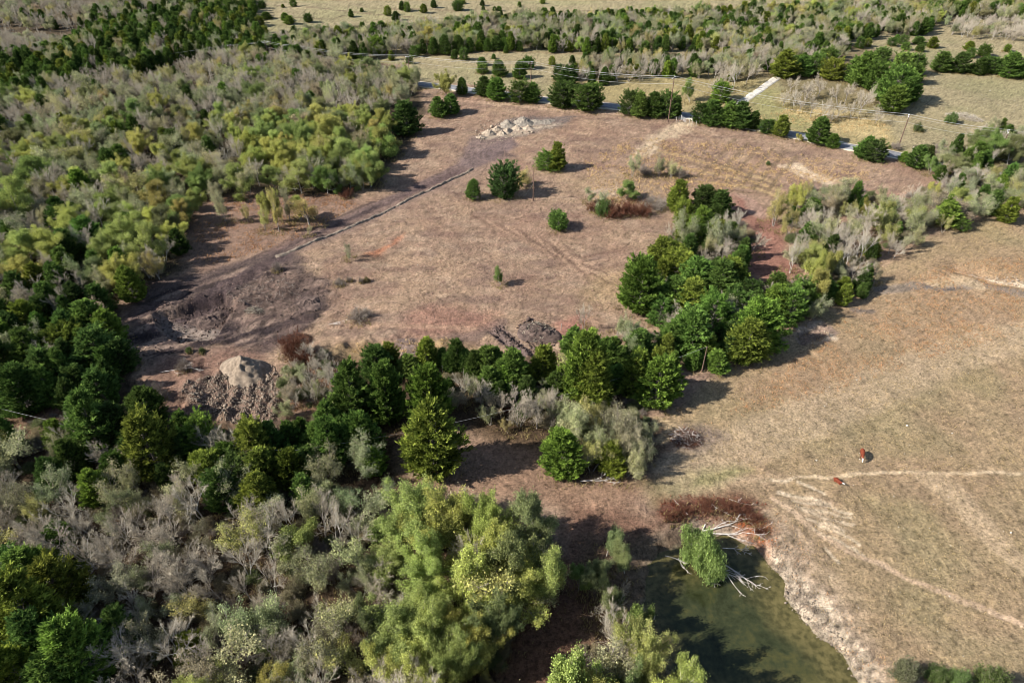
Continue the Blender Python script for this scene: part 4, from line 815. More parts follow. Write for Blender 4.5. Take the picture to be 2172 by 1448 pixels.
# what is past 300 of a kind: instanced on points with the same plants
def scatter(name, pts, protos, label, cat):
    """pts: list of (x,y,z,rz,sx,sz,pi,rgb)"""
    if not pts: return
    me = bpy.data.meshes.new(name); me.vertices.add(len(pts)); me.vertices.foreach_set('co', np.array([p[:3] for p in pts], np.float32).ravel())
    def at(n, ty, key, arr): a = me.attributes.new(n, ty, 'POINT'); a.data.foreach_set(key, arr.ravel())
    at('rot', 'FLOAT_VECTOR', 'vector', np.array([(0, 0, p[3]) for p in pts], np.float32))
    at('scl', 'FLOAT_VECTOR', 'vector', np.array([(p[4], p[4], p[5]) for p in pts], np.float32))
    at('pid', 'INT', 'value', np.array([p[6] for p in pts], np.int32))
    at('tint', 'FLOAT_VECTOR', 'vector', np.array([p[7] for p in pts], np.float32))
    o = link(bpy.data.objects.new(name, me)); ng = bpy.data.node_groups.new(name, 'GeometryNodeTree')
    ng.interface.new_socket('Geometry', in_out='INPUT', socket_type='NodeSocketGeometry'); ng.interface.new_socket('Geometry', in_out='OUTPUT', socket_type='NodeSocketGeometry')
    gi = ng.nodes.new('NodeGroupInput'); go = ng.nodes.new('NodeGroupOutput'); jn = ng.nodes.new('GeometryNodeJoinGeometry')
    def named(n, ty): q = ng.nodes.new('GeometryNodeInputNamedAttribute'); q.data_type = ty; q.inputs[0].default_value = n; return q.outputs[0]
    pid, rot, scl = named('pid', 'INT'), named('rot', 'FLOAT_VECTOR'), named('scl', 'FLOAT_VECTOR')
    for k, src in [(k, o_) for k, ss_ in enumerate(protos) for o_ in (ss_ if isinstance(ss_, tuple) else (ss_,))]:
        ob = ng.nodes.new('GeometryNodeObjectInfo'); ob.transform_space = 'ORIGINAL'; ob.inputs['Object'].default_value = src; ob.inputs['As Instance'].default_value = True
        cmp = ng.nodes.new('FunctionNodeCompare'); cmp.data_type = 'INT'; cmp.operation = 'EQUAL'
        ins = [s for s in cmp.inputs if s.enabled]; ng.links.new(pid, ins[0]); ins[1].default_value = k
        iop = ng.nodes.new('GeometryNodeInstanceOnPoints'); ng.links.new(gi.outputs[0], iop.inputs['Points']); ng.links.new(cmp.outputs[0], iop.inputs['Selection'])
        ng.links.new(ob.outputs['Geometry'], iop.inputs['Instance']); ng.links.new(rot, iop.inputs['Rotation']); ng.links.new(scl, iop.inputs['Scale'])
        ng.links.new(iop.outputs[0], jn.inputs[0])
    ng.links.new(jn.outputs[0], go.inputs[0]); md = o.modifiers.new('plants', 'NODES'); md.node_group = ng
    tag(o, label, cat, None, 'stuff'); return o
wholes = {}
for t in indiv:
    if t['obj'].type == 'MESH': wholes.setdefault(t['obj'].data, t['obj'])
    for c in t['obj'].children: wholes.setdefault(c.data, c)
SNAME = {'cedar': ('distant_cedars', 'dense far cedars of the upper woods, too many to tell apart', 'cedars'), 'bare': ('leafless_woodland', 'mass of leafless grey trees filling the back of the woods', 'woodland'),
         'olive': ('thin_leaved_woodland', 'mass of olive half-bare trees filling the back of the woods', 'woodland'), 'leafy': ('leafy_woodland', 'mass of yellow-green trees at the back of the woods', 'woodland')}
for k, (nm, lb, ct) in SNAME.items():
    protos = KINDS[k][0]; src = []; use = []
    for i, p in enumerate(protos):
        if p.crown in wholes and p.trunk in wholes: src.append((wholes[p.crown], wholes[p.trunk])); use.append(p)
    L = [t for t in stuff if t['kind'] == k]
    if not L or not src: print('no source for', k, len(L)); continue
    pts = []
    for t in L:
        j = t['pi'] % len(src); p = use[j]; pts.append((t['x'], t['y'], t['z']-.05, t['rz'], t['R']/p.R, t['h']/p.H, j, t['rgb']))
    scatter(nm, pts, src, lb, ct); print(nm, len(pts))
print('plants', {k: sum(t['kind'] == k for t in trees) for k in KINDS})

# undergrowth of the woods: brushy understorey
us = [t['obj'] for t in indiv if t['kind'] == 'shrub' and t['obj'].type == 'MESH']
srcm = {}
for o in us: srcm.setdefault(o.data, o)
srcs = list(srcm.values()); print('undergrowth sources', len(srcs))
ru = np.random.RandomState(9); pts = []
for zname, zp, sp, mix, _ in ZONES[:-1]:
    Pz = PW(zp, 0); x0, y0 = Pz.min(0); x1, y1 = Pz.max(0); A = (x1-x0)*(y1-y0); n = int(A/ (4.0 if y0 < 150 else 9)); X = ru.uniform(x0, x1, n); Y = ru.uniform(y0, y1, n)
    ok = inside(X, Y, Pz); X, Y = X[ok], Y[ok]; Zh = hfast(X, Y); a, b, s = proj(X, Y, Zh); ok = (a > -80) & (a < 2250) & (b > -20) & (b < 1560); 
    for x, y, z in zip(X[ok], Y[ok], Zh[ok]):
        c = ru.choice(3, p=[.5, .3, .2]); rgb = [(.26, .23, .15), (.17, .20, .09), (.34, .28, .18)][c]; s = ru.uniform(.5, 1.3)
        pts.append((x, y, z-.1, ru.uniform(0, 6.28), s, s*ru.uniform(.7, 1.2), int(ru.randint(max(1, len(srcs)))), rgb))
print('undergrowth', len(pts))
if srcs: scatter('undergrowth', pts, srcs, 'tangled brushy undergrowth on the floor of the woods', 'undergrowth')

# grass tufts and weeds: one joined mesh
def tufts():
    r = np.random.RandomState(31); g = Geo()
    m = leaf_mat('dry_grass', (.6, .6, .6), (1.2, 1.2, 1.2), .3, False)
    def put(poly, dens, hgt, rgb_mat, blades=5, spreadr=.22):
        P = PW(poly); x0, y0 = P.min(0); x1, y1 = P.max(0); n = int((x1-x0)*(y1-y0)*dens); X = r.uniform(x0, x1, n); Y = r.uniform(y0, y1, n)
        ok = inside(X, Y, P) & (fbm(X/5, Y/5, 77, 3) > r.uniform(-.5, .3, n)); X, Y = X[ok], Y[ok]; a, b, s = proj(X, Y, 0); ok = (a > -40) & (a < 2210) & (b < 1500); X, Y = X[ok], Y[ok]
        ok = sdf(X, Y, pond_w) < -1.0; X, Y = X[ok], Y[ok]
        Z = height(X, Y); n = len(X); C = np.repeat(np.stack([X, Y, Z-.03], 1), blades, 0); k = len(C)
        C[:, :2] += r.normal(0, spreadr, (k, 2)); D = norm(np.stack([r.normal(0, .5, k), r.normal(0, .5, k), np.ones(k)], 1)); L = np.repeat(r.uniform(.5, 1.3, n), blades)*hgt*r.uniform(.6, 1.1, k)
        w = L*.10+.02; side = norm(np.cross(D, r.normal(size=(k, 3))))*w[:, None]; V = np.stack([C-side, C+side, C+D*L[:, None]], 1).reshape(-1, 3)
        g.add(V, np.arange(3*k).reshape(-1, 3), rgb_mat, np.clip(r.normal(.5, .25, k), 0, 1)); 
    clearing = [(990,215),(1160,235),(1300,240),(1460,265),(1700,290),(1950,350),(1960,395),(1830,390),(1680,400),(1600,410),(1560,400),(1430,420),(1440,480),(1400,520),(1330,580),(1320,660),(1200,690),(1000,690),(720,700),(700,640),(680,560),(900,430),(1050,350),(1100,290),(1000,270),(900,330),(850,360),(900,240)]
    put(clearing, 3.0, .40, 0, 3); put([(1240,340),(1340,290),(1560,300),(1800,340),(1900,370),(1820,385),(1680,390),(1560,395),(1400,440),(1260,430)], 1.6, .6, 1, 5)
    put([(1440,960),(1410,890),(1500,800),(1700,690),(1850,610),(2060,480),(2240,440),(2240,1448),(1800,1448),(1700,1180),(1560,1040)], 4.5, .26, 2, 3)
    put([(1500,900),(1640,790),(1850,620),(2000,560),(2172,540),(2172,700),(1950,760),(1750,830)], 3, .4, 3, 4)
    put([(690,735),(960,722),(1040,740),(1080,780),(940,800),(800,760)], 3, .5, 1, 5)
    put([(1400,1060),(1480,1048),(1560,1052),(1630,1075),(1600,1110),(1540,1100),(1440,1110),(1395,1090)], 7, .4, 4, 7)
    put([(1560,1110),(1620,1095),(1650,1150),(1640,1180),(1600,1140)], 4, .4, 5, 6)
    put([(1560,1150),(1640,1080),(1700,1130),(1760,1230),(1820,1320),(1940,1448),(1830,1448),(1700,1300),(1640,1230)], 2.2, .3, 3, 5)
    put([(400,430),(560,400),(740,410),(760,430),(620,510),(420,570)], 2, .5, 3, 5)
    put([(1000,930),(1150,960),(1200,1010),(1400,1010),(1420,1050),(1300,1075),(1190,1060),(1000,1040),(860,1050),(850,1020)], 1.5, .28, 0, 4)
    put([(590,850),(680,780),(720,770),(730,830),(650,880)], 3, .5, 3, 5)
    put([(1590,250),(1690,225),(1890,262),(1880,300),(1760,270)], 1.2, .6, 1, 5)
    put([(370,480),(560,470),(400,860),(300,700)], 1.0, .3, 0, 3); put([(360,770),(470,750),(400,900),(330,850)], 2, .4, 0, 4)
    sk = [t for t in trees if t['hand'] and show(t) and t['y'] < 330]; C = []; Hh = []
    for t in sk:
        k = int(10+t['R']*16); a = r.uniform(0, 6.28, k); q = t['R']*np.sqrt(r.uniform(.1, 1.6, k)); C.append(np.stack([t['x']+q*np.cos(a), t['y']+q*np.sin(a)], 1))
    C = np.concatenate(C); C = C[sdf(C[:, 0], C[:, 1], pond_w) < -1]; Z = hfast(C[:, 0], C[:, 1]); C = np.repeat(np.column_stack([C, Z-.05]), 4, 0); k = len(C); C[:, :2] += r.normal(0, .2, (k, 2)); D = norm(np.stack([r.normal(0, .4, k), r.normal(0, .4, k), np.ones(k)], 1)); L = r.uniform(.3, 1.0, k)
    side = norm(np.cross(D, r.normal(size=(k, 3))))*(L*.06+.02)[:, None]; g.add(np.stack([C-side, C+side, C+D*L[:, None]], 1).reshape(-1, 3), np.arange(3*k).reshape(-1, 3), 6, np.clip(r.normal(.5, .25, k), 0, 1))
    def cm(nm, c): return leaf_mat(nm, tuple(v*.72 for v in c), tuple(v*1.25 for v in c), .25, False)
    mats = [cm('brown_grass', lin(158, 132, 118)), cm('straw_grass', lin(196, 168, 122)), cm('olive_pasture_grass', lin(170, 148, 108)), cm('rusty_grass', lin(180, 140, 104)), cm('dark_red_weeds', lin(118, 72, 58)), cm('orange_weeds', lin(190, 112, 66)), cm('weeds_round_trees', lin(140, 126, 88))]
    o = link(bpy.data.objects.new('grass_tufts', g.mesh('grass_tufts', mats))); tag(o, 'dry grass tufts and weeds over the clearing and the pasture', 'grass', None, 'stuff'); print('tuft tris', len(o.data.polygons))
tufts()
# ------------------------------------------------------------------ earth works
M_SAND = solid_mat('sandy_fill', lin(102, 90, 78), lin(142, 127, 110), 1.5, .95, bump=.6)
M_GREYSOIL = solid_mat('grey_subsoil', lin(96, 90, 84), lin(146, 136, 122), 1.3, .95, bump=.6)
M_PALEROCK = solid_mat('pale_marl', lin(118, 106, 94), lin(172, 156, 136), 1.6, .95, bump=.6)
M_DARKSOIL = solid_mat('dark_soil', lin(58, 48, 45), lin(104, 88, 80), 1.2, .95, bump=.6)
M_CLOD = solid_mat('dry_clods', lin(88, 78, 70), lin(146, 132, 116), 1.4, .95)
def mound(name, px, py, R, h, mat, label, cat, seed, pw=1.0, rough=.25, stretch=1.0, rz=0, group=None, n=30):
    x0, y0, z0 = G(px, py); r = np.random.RandomState(seed); th = np.linspace(0, 2*PI, 48, endpoint=False); rr = np.linspace(0, 1, n)
    TT, RR = np.meshgrid(th, rr); 
    lx = RR*np.cos(TT)*R*stretch; ly = RR*np.sin(TT)*R; wx = lx*math.cos(rz)-ly*math.sin(rz); wy = lx*math.sin(rz)+ly*math.cos(rz)
    e = 1+.18*np.sin(2*TT+seed)+.12*np.sin(3*TT+seed*2.1)
    wx = wx*e; wy = wy*e; Zg = height(x0+wx, y0+wy)-z0
    Z = Zg*RR+h*np.clip(1-RR, 0, 1)**pw*(1+rough*fbm(wx*1.2+seed*9, wy*1.2, seed, 3)*(RR*3).clip(0, 1))+rough*.5*fbm(wx*2.5+seed*3, wy*2.5, seed+4, 3)*(1-RR**4)-.06*(RR > .97)
    V = np.stack([wx, wy, Z], -1).reshape(-1, 3); nc = 48; i = np.arange(n-1)[:, None]*nc+np.arange(nc)[None]; j = np.arange(n-1)[:, None]*nc+((np.arange(nc)+1) % nc)[None]
    g = Geo(); g.add(V, np.stack([i, j, j+nc, i+nc], -1).reshape(-1, 4)); o = link(bpy.data.objects.new(name, g.mesh(name, [mat], True))); o.location = (x0, y0, z0)
    return tag(o, label, cat, group)
mound('dirt_pile', 520, 787, 4.5, 3.5, M_SAND, 'tall pale sandy dirt cone with one flank in shade, beside dark tracks', 'dirt pile', 3, 1.05, .26)
HP = [(1076,266,2.3,1.9,1,'dark-topped grey heap, left one of the back row of the rock heaps'),(1111,262,2.9,2.2,1,'largest grey rubble heap, at the top of the rock heaps'),(1036,284,1.8,1.4,0,'pale heap at the lower left end of the rock heaps'),
 (1054,276,1.6,1.3,0,'second small pale heap from the lower left of the rock heaps'),(1076,280,1.6,1.3,0,'pale heap in the front row, below the dark-topped grey one'),(1064,284,1.5,1.1,0,'low pale heap at the front, left of middle'),
 (1096,274,1.7,1.3,0,'pale heap in the front row, below the largest grey one'),(1120,274,1.7,1.3,0,'rightmost pointed pale heap of the front row'),(1140,260,2.4,.8,1,'low flattened grey heap at the right end of the rock heaps'),(1020,292,1.3,.6,0,'lowest rubble hump, outermost at lower left of the rock heaps'),(1160,258,2.2,.5,1,'very low grey spread of spoil right of all the heaps')]
for i, (px, py, R, h, m, lb) in enumerate(HP): mound('rubble_heap', px, py, R*1.15, h*1.1, [M_PALEROCK, M_GREYSOIL][m], lb, 'rubble heap', 10+i, 1.1, .45, 1.1, i, 'rubble heaps by the road')
mound('brush_and_soil_heap', 1140, 708, 3.9, 1.2, M_DARKSOIL, 'dark round heap of roots and soil beside the torn strip', 'root heap', 40, .6, .5)
mound('spoil_heap', 658, 645, 2.6, .8, M_DARKSOIL, 'small dark spoil heap right of the dirt clearing', 'spoil heap', 41, .8, .5)
mound('leaning_spoil_heap', 440, 680, 2.4, 1.0, M_DARKSOIL, 'black spoil heap on the rim of the dark cut bank', 'spoil heap', 42, .8, .5, 1.7, .6)
def windrow():
    P = PW([(1003,352),(985,361),(960,372),(930,388),(900,402),(870,417),(840,432),(810,447),(780,462),(750,475),(720,488),(690,502),(660,515),(632,528),(605,538),(580,545)]); out = []
    for a, b in zip(P[:-1], P[1:]):
        n = max(2, int(np.hypot(*(b-a))/.35)); out += [a+(b-a)*k/n for k in range(n)]
    P = np.array(out); T = np.gradient(P, axis=0); T /= np.linalg.norm(T, axis=1)[:, None]; Nn = np.stack([-T[:, 1], T[:, 0]], 1); c = np.linspace(-1, 1, 9)
    w = .55+.2*fbm(np.arange(len(P))*.2, np.zeros(len(P)), 5, 3); Q = P[:, None]+Nn[:, None]*(c[None, :, None]*w[:, None, None])
    H = (.42+.25*fbm(np.arange(len(P))*.35, np.zeros(len(P)), 6, 3))[:, None]*(1-c[None]**2)+.18*fbm(Q[..., 0]*2.4, Q[..., 1]*2.4, 7, 2)
    Z = height(Q[..., 0], Q[..., 1])+H-.05; k = 9; i = np.arange(len(P)-1)[:, None]*k+np.arange(k-1)[None]
    g = Geo(); g.add(np.concatenate([Q, Z[..., None]], -1).reshape(-1, 3), np.stack([i, i+1, i+1+k, i+k], -1).reshape(-1, 4))
    tag(link(bpy.data.objects.new('soil_windrow', g.mesh('soil_windrow', [M_CLOD], True))), 'long low ridge of dark soil running beside the dirt track', 'soil ridge')
windrow()
def clods():
    r = np.random.RandomState(8); ico = np.array([(0, 0, 1), (.9, 0, .3), (.28, .85, .3), (-.72, .52, .3), (-.72, -.52, .3), (.28, -.85, .3), (0, 0, -.8)], float)
    F = np.array([(0, 1, 2), (0, 2, 3), (0, 3, 4), (0, 4, 5), (0, 5, 1), (6, 2, 1), (6, 3, 2), (6, 4, 3), (6, 5, 4), (6, 1, 5)]); g = Geo()
    def put(poly, n, s, mi):
        P = np.asarray(PW(poly)) if not isinstance(poly, np.ndarray) else poly; x0, y0 = P.min(0); x1, y1 = P.max(0); X = r.uniform(x0, x1, n*3); Y = r.uniform(y0, y1, n*3); ok = inside(X, Y, P); X, Y = X[ok][:n], Y[ok][:n]
        Z = height(X, Y); n = len(X); S_ = s*r.lognormal(0, .45, n); V = ico[None]*S_[:, None, None]*r.uniform(.7, 1.3, (n, 7, 1))*r.uniform(.7, 1.2, (n, 1, 3)); V += np.stack([X, Y, Z+S_*.3], 1)[:, None]
        g.add(V.reshape(-1, 3), (F[None]+(np.arange(n)*7)[:, None, None]).reshape(-1, 3), mi)
    put(CLODS, 3000, .11, 0); put(TILL, 380, .13, 1); put([(455,770),(520,760),(590,780),(600,815),(470,810)], 500, .09, 0); put([(540,770),(600,790),(640,780),(640,830),(560,850),(520,830)], 350, .15, 0); put([(1020,250),(1160,250),(1180,268),(1040,300),(1000,296)], 500, .16, 2)
    put([(280,640),(680,560),(700,640),(600,740),(300,760)], 1000, .11, 1); put(CUTP*1.0, 260, .15, 1); put([(1095,690),(1120,668),(1175,690),(1178,730),(1130,745)], 600, .15, 1)
    put([(1640,1180),(1700,1220),(1830,1400),(1860,1448),(1790,1448),(1660,1270)], 1300, .07, 0); put([(1560,1150),(1640,1120),(1720,1200),(1660,1230)], 500, .07, 0)
    put([(1450,900),(2172,600),(2172,1448),(1900,1400)], 170, .055, 3); put([(1880,160),(2172,160),(2172,300),(1900,240)], 130, .08, 3); put([(700,440),(1200,400),(1300,600),(800,600)], 60, .06, 3)
    put([(2040,570),(2100,590),(2172,602),(2172,590),(2080,578)], 160, .16, 2); put([(1720,720),(1770,705),(1760,690),(1700,700)], 60, .1, 2)
    tag(link(bpy.data.objects.new('clods_and_stones', g.mesh('clods_and_stones', [M_CLOD, M_DARKSOIL, M_PALEROCK, M_PALEBARK]))), 'loose dry clods and stones strewn over the torn ground', 'clods', None, 'stuff')
clods()

# ------------------------------------------------------------------ dead wood and heaps
def fallen(name, px, py, L, az, seed, label, cat, mat=None, n=5, lift=.25, pitch=.05, r=.12):
    x, y, z = G(px, py); rs = np.random.RandomState(seed)
    spec = [dict(len=1., wob=.12, tap=.35, up=0), dict(n=n, ang=38, len=.5, t0=.3, rr=.6, up=0, wob=.2), dict(n=4, ang=40, len=.5, t0=.2, rr=.55, up=0, wob=.25), dict(n=3, ang=40, len=.5, t0=.2, rr=.5, up=0)]
    lv, _ = bark_segments(rs, L, r, spec); V0 = Matrix.Rotation(az, 3, 'Z') @ Matrix.Rotation(PI/2-pitch, 3, 'Y'); R_ = np.array(V0); g = Geo()
    for k, (a, b, r0, r1) in enumerate(lv):
        f = lambda P: (lambda Q: np.stack([Q[:, 0], Q[:, 1], np.abs(Q[:, 2])*.55+.05], 1))(P @ R_.T)
        tubes(g, f(a), f(b), np.maximum(r0, .02), np.maximum(r1, .016), 5 if k < 2 else 3)
    o = link(bpy.data.objects.new(name, g.mesh(name, [mat or M_DEAD]))); o.location = (x, y, z+lift-.1); return tag(o, label, cat, 'fallen dead wood')
fallen('fallen_tree', 1235, 1022, 4.2, -.05, 1, 'fallen bleached tree lying in the grass gap above the pond', 'fallen tree', n=6)
fallen('fallen_tree', 1490, 1128, 6.0, .25, 2, 'bleached fallen limb just above the pond willow, pointing up and right', 'fallen tree', r=.15)
fallen('fallen_tree', 1492, 1131, 8.0, -.17, 3, 'longest bleached limb, lying right from the top of the pond willow', 'fallen tree', r=.15)
fallen('fallen_tree', 1490, 1126, 4.0, 1.0, 4, 'forked dark dead limb behind the pond willow', 'fallen tree', r=.14)
fallen('dead_branch', 1508, 1205, 4.6, -1.0, 5, 'dead branch reaching down over the water, left one below the pond willow', 'branch', lift=1.7, pitch=.1, r=.1)
fallen('dead_branch', 1538, 1215, 4.2, -.85, 6, 'dead branch reaching over the water, right one below the pond willow', 'branch', lift=1.6, pitch=.1, r=.1)
fallen('dead_branch', 1512, 1212, 2.6, -1.6, 7, 'short dead snag hanging straight below the pond willow', 'branch', lift=1.5, pitch=.1, r=.07)
fallen('dead_branch', 1530, 1187, 2.6, -.2, 8, 'thin dead branch sticking out of the willow to the right', 'branch', lift=2.7, r=.07)
fallen('dead_branch', 1413, 1192, 2.6, -.1, 9, 'thin dead branch standing in the dark left pond corner', 'branch', lift=1.5, r=.06, n=3)
fallen('dead_branch', 1437, 1200, 2.0, -1.5, 10, 'crooked dead snag in the shaded water left of the willow', 'branch', lift=1.4, r=.06, n=3)
fallen('dead_branch', 1455, 1090, 2.6, 2.2, 11, 'pale stick in the red weeds above the pond', 'branch', r=.05, n=2)
fallen('dead_branch', 1512, 1072, 2.2, -.9, 12, 'pale thin stick lying across the red weed patch, upper middle', 'branch', r=.05, n=2)
fallen('dead_branch', 1550, 1062, 2.4, -.7, 13, 'pale stick at the upper right of the red weed patch', 'branch', r=.05, n=2)
fallen('cut_branches', 345, 790, 5.0, .35, 14, 'bleached cut branches fanned on the ground left of the dirt cone', 'branches', n=8, r=.06)
fallen('fallen_tree', 700, 690, 3.0, .1, 15, 'thin dead branch on the upper rim of the creek bank', 'fallen tree', r=.06)
fallen('fallen_tree', 1690, 560, 2.5, 2.0, 16, 'short white log beside the red-floored track', 'fallen tree', r=.09, n=2)
def brush(name, px, py, rx, ry, h, n, mats, label, cat, seed, rz=0):
    x, y, z = G(px, py); r = np.random.RandomState(seed); a = r.uniform(0, 2*PI, n); q = np.sqrt(r.rand(n)); cx = q*np.cos(a)*rx; cy = q*np.sin(a)*ry; cx, cy = cx*math.cos(rz)-cy*math.sin(rz), cx*math.sin(rz)+cy*math.cos(rz)
    cz = height(x+cx, y+cy)-z+r.rand(n)*h*(1-q**2)+.1; D = norm(np.stack([r.normal(size=n), r.normal(size=n), r.normal(0, .35, n)], 1)); L = r.uniform(.5, 1.7, n); C = np.stack([cx, cy, cz], 1); g = Geo()
    A_, B_ = C-D*L[:, None]*.5, C+D*L[:, None]*.5; A_[:, 2] = np.maximum(A_[:, 2], cz-.3); mi = r.randint(len(mats), size=n); rad = r.uniform(.012, .045, n)
    for k in range(len(mats)):
        s = mi == k; tubes(g, A_[s], B_[s], rad[s], rad[s]*.5, 3, k, np.clip(r.normal(.5, .25, s.sum()), 0, 1))
    o = link(bpy.data.objects.new(name, g.mesh(name, mats))); o.location = (x, y, z); return tag(o, label, cat)
brush('brush_pile', 1455, 930, 2.6, 2.2, .9, 700, [M_REDTWIG, M_REDTWIG, M_DEAD, M_DARKTWIG], 'reddish heap of sticks and trash at the edge of the pasture', 'brush pile', 1)
brush('brush_pile', 2045, 250, 6.0, 2.4, 1.8, 900, [M_TWIG, M_DEAD, M_TWIG], 'long heap of grey cut brush in the far right pasture', 'brush pile', 2, -.5)
brush('root_heap_twigs', 1140, 705, 3.5, 3.5, 1.4, 900, [M_DARKTWIG, M_DARKTWIG, M_TWIG], 'dark roots and twigs covering the round heap beside the torn strip', 'roots', 3)
brush('slash_litter', 560, 620, 8, 5, .15, 420, [M_DARKTWIG, M_DARKTWIG, M_BARK], 'scattered broken sticks over the middle of the dirt clearing', 'sticks', 4)
brush('brush_pile', 540, 660, 1.8, 1.2, .6, 220, [M_DARKTWIG, M_TWIG], 'small dark brush pile in the middle of the dirt clearing', 'brush pile', 5)
brush('brush_pile', 628, 722, 3.2, 2.2, 1.0, 600, [M_REDTWIG, M_REDTWIG, M_DARKTWIG], 'rusty heap of dead cedar brush right of the dirt cone', 'brush pile', 6)

# ------------------------------------------------------------------ poles and wires
def pole(bx, by, ytop, label, arm=True, cat='utility pole', az=0., name='utility_pole', r=.15, xtop=None):
    x, y, z = G(bx, by); k = (724-ytop)/FPX; _, _, s = proj(x, y, z); Z = FPX/s; dU = y*sP-(CAM_H-z)*cP; h = (k*Z-dU)/(cP+k*sP)
    e = link(bpy.data.objects.new(name, None)); e.location = (x, y, z); e.rotation_euler = (0, 0, az); tag(e, label, cat, 'utility poles')
    g = Geo(); tubes(g, np.array([[0, 0, -.5]]), np.array([[0, 0, h]]), np.array([r*1.25]), np.array([r*.8]), 10); g.add([(r*.8*math.cos(a), r*.8*math.sin(a), h) for a in np.arange(10)*PI/5]+[(0, 0, h+.03)], [(i, (i+1) % 10, 10) for i in range(10)])
    link(bpy.data.objects.new('pole_shaft', g.mesh('pole_shaft', [M_POLE])), e); tops = [(x, y, z+h)]
    if arm:
        g = Geo(); hw = 1.25; az_ = h-.45
        B = np.array([(sx*hw, sy*.06+.2, az_+sz*.07) for sx in (-1, 1) for sy in (-1, 1) for sz in (-1, 1)]); g.add(B, [(0, 1, 3, 2), (4, 6, 7, 5), (0, 4, 5, 1), (2, 3, 7, 6), (0, 2, 6, 4), (1, 5, 7, 3)])
        tubes(g, np.array([[-.7, .2, az_-.05], [.7, .2, az_-.05]]), np.array([[0, .14, az_-.75], [0, .14, az_-.75]]), np.array([.02, .02]), np.array([.02, .02]), 4)
        link(bpy.data.objects.new('crossarm', g.mesh('crossarm', [M_METAL if arm == 2 else M_POLE])), e); M_ = Matrix.Rotation(az, 3, 'Z'); tops = []
        for q in (-1.15, 0, 1.15):
            g = Geo(); zb = az_+.07 if q else h; tubes(g, np.array([[q, .2 if q else 0, zb]]*3)+np.array([[0, 0, 0], [0, 0, .08], [0, 0, .16]]), np.array([[q, .2 if q else 0, zb]]*3)+np.array([[0, 0, .08], [0, 0, .16], [0, 0, .26]]), np.array([.05, .10, .08]), np.array([.09, .07, .04]), 8)
            link(bpy.data.objects.new('insulator', g.mesh('insulator', [M_CERAMIC])), e); v = M_ @ Vector((q, .2 if q else 0, zb+.26)); tops.append((x+v.x, y+v.y, z+v.z))
    return dict(e=e, tops=tops, x=x, y=y, z=z, h=h, az=az)
po = [pole(495,124,96,'leftmost crossarm pole, standing among dark cedars at upper left',az=.3), pole(569,124,88,'second crossarm pole from the left, at the corner of the upper wood',2,az=.3), pole(633,132,98,'third crossarm pole from the left, half hidden in grey trees',2,az=.4),
      pole(868,150,118,'fourth crossarm pole from the left, beside a small round cedar',2,az=.7), pole(1126,178,132,'pole standing alone in the upper pasture behind the roadside cedars',az=.8), pole(1417,260,163,'tallest pole, beside the farm gate',2,az=.95), pole(1905,313,244,'crossarm pole with white insulators on the lawn right of the pale orchard',2,az=1.1), pole(2113,340,277,'rightmost crossarm pole, rising out of a thicket',2,az=1.1)]
pole(1131,426,361,'bare wooden pole without wires in the middle of the clearing',False,name='bare_pole',r=.12)
pole(1071,332,318,'short dark post on the grey soil below the rock heaps',False,'post',name='wooden_post',r=.12)
def wire(a, b, sag, label, name='power_line', r=.017, n=24, grp='power lines along the road'):
    t = np.linspace(0, 1, n+1)[:, None]; P = np.array(a)*(1-t)+np.array(b)*t; P[:, 2] -= (4*sag*t*(1-t))[:, 0]; g = Geo(); tubes(g, P[:-1], P[1:], np.full(n, r), np.full(n, r), 4); tag(link(bpy.data.objects.new(name, g.mesh(name, [M_WIRE]))), label, 'power line', grp)
spans = ['between the first and second poles from the left', 'between the second and third poles from the left', 'between the third and fourth poles from the left', 'from the round cedar pole to the pasture pole', 'from the pasture pole to the gate pole', 'from the gate pole over the driveway to the orchard pole', 'between the two rightmost poles']
for i, (p, q) in enumerate(zip(po[:-1], po[1:])):
    d = math.hypot(p['x']-q['x'], p['y']-q['y'])
    for j, wd in enumerate(('nearer outer', 'middle', 'farther outer')): wire(p['tops'][j], q['tops'][j], d*.022, f'{wd} sagging wire {spans[i]}')
    e1 = (p['x'], p['y'], p['z']+p['h']-2.2); e2 = (q['x'], q['y'], q['z']+q['h']-2.2); wire(e1, e2, d*.028, f'lower single cable {spans[i]}')
pz = po[-1]; wire(pz['tops'][1], (pz['x']+60, pz['y']-22, pz['z']+pz['h']), 1.2, 'wire leaving the rightmost pole towards the right edge')
pz = po[0]; wire(pz['tops'][1], (pz['x']-110, pz['y']-40, pz['z']+pz['h']), 2.5, 'wire leaving the leftmost pole towards the left edge')
# service cable over the creek
def at_h(px, py, h):
    x, y, z = G(px, py)
    for _ in range(4): x, y = flat(px, py, z+h); x, y = float(x), float(y); z = hz(x, y)
    return (x, y, z+h)
wire(at_h(-160, 820, 6), at_h(620, 955, 6), 3.2, 'thin pale cable passing behind the lower left cedars', 'service_cable', .014, 40, 'service cables over the creek')
wire(at_h(620, 955, 6), at_h(1500, 735, 6), 3.0, 'thin pale cable crossing the creek behind the big yellowish cedar', 'service_cable', .014, 40, 'service cables over the creek')
q_ = at_h(620, 955, 6); _px, _py, _ = proj(q_[0], q_[1], hz(q_[0], q_[1])); pole(_px, _py, 955, 'short cable pole hidden among the lower left cedars', False, name='cable_pole', r=.1)
q_ = at_h(1500, 735, 6); _px, _py, _ = proj(q_[0], q_[1], hz(q_[0], q_[1])); pole(_px, _py, 735, 'short cable pole hidden in the eastern thicket', False, name='cable_pole', r=.1)
bp = G(1131, 426); wire((bp[0], bp[1], bp[2]+5.0), (G(1113, 416)[0], G(1113, 416)[1], G(1113, 416)[2]), 0, 'guy wire slanting down left of the bare wooden pole', 'guy_wire', .02, 4, 'guy wires')

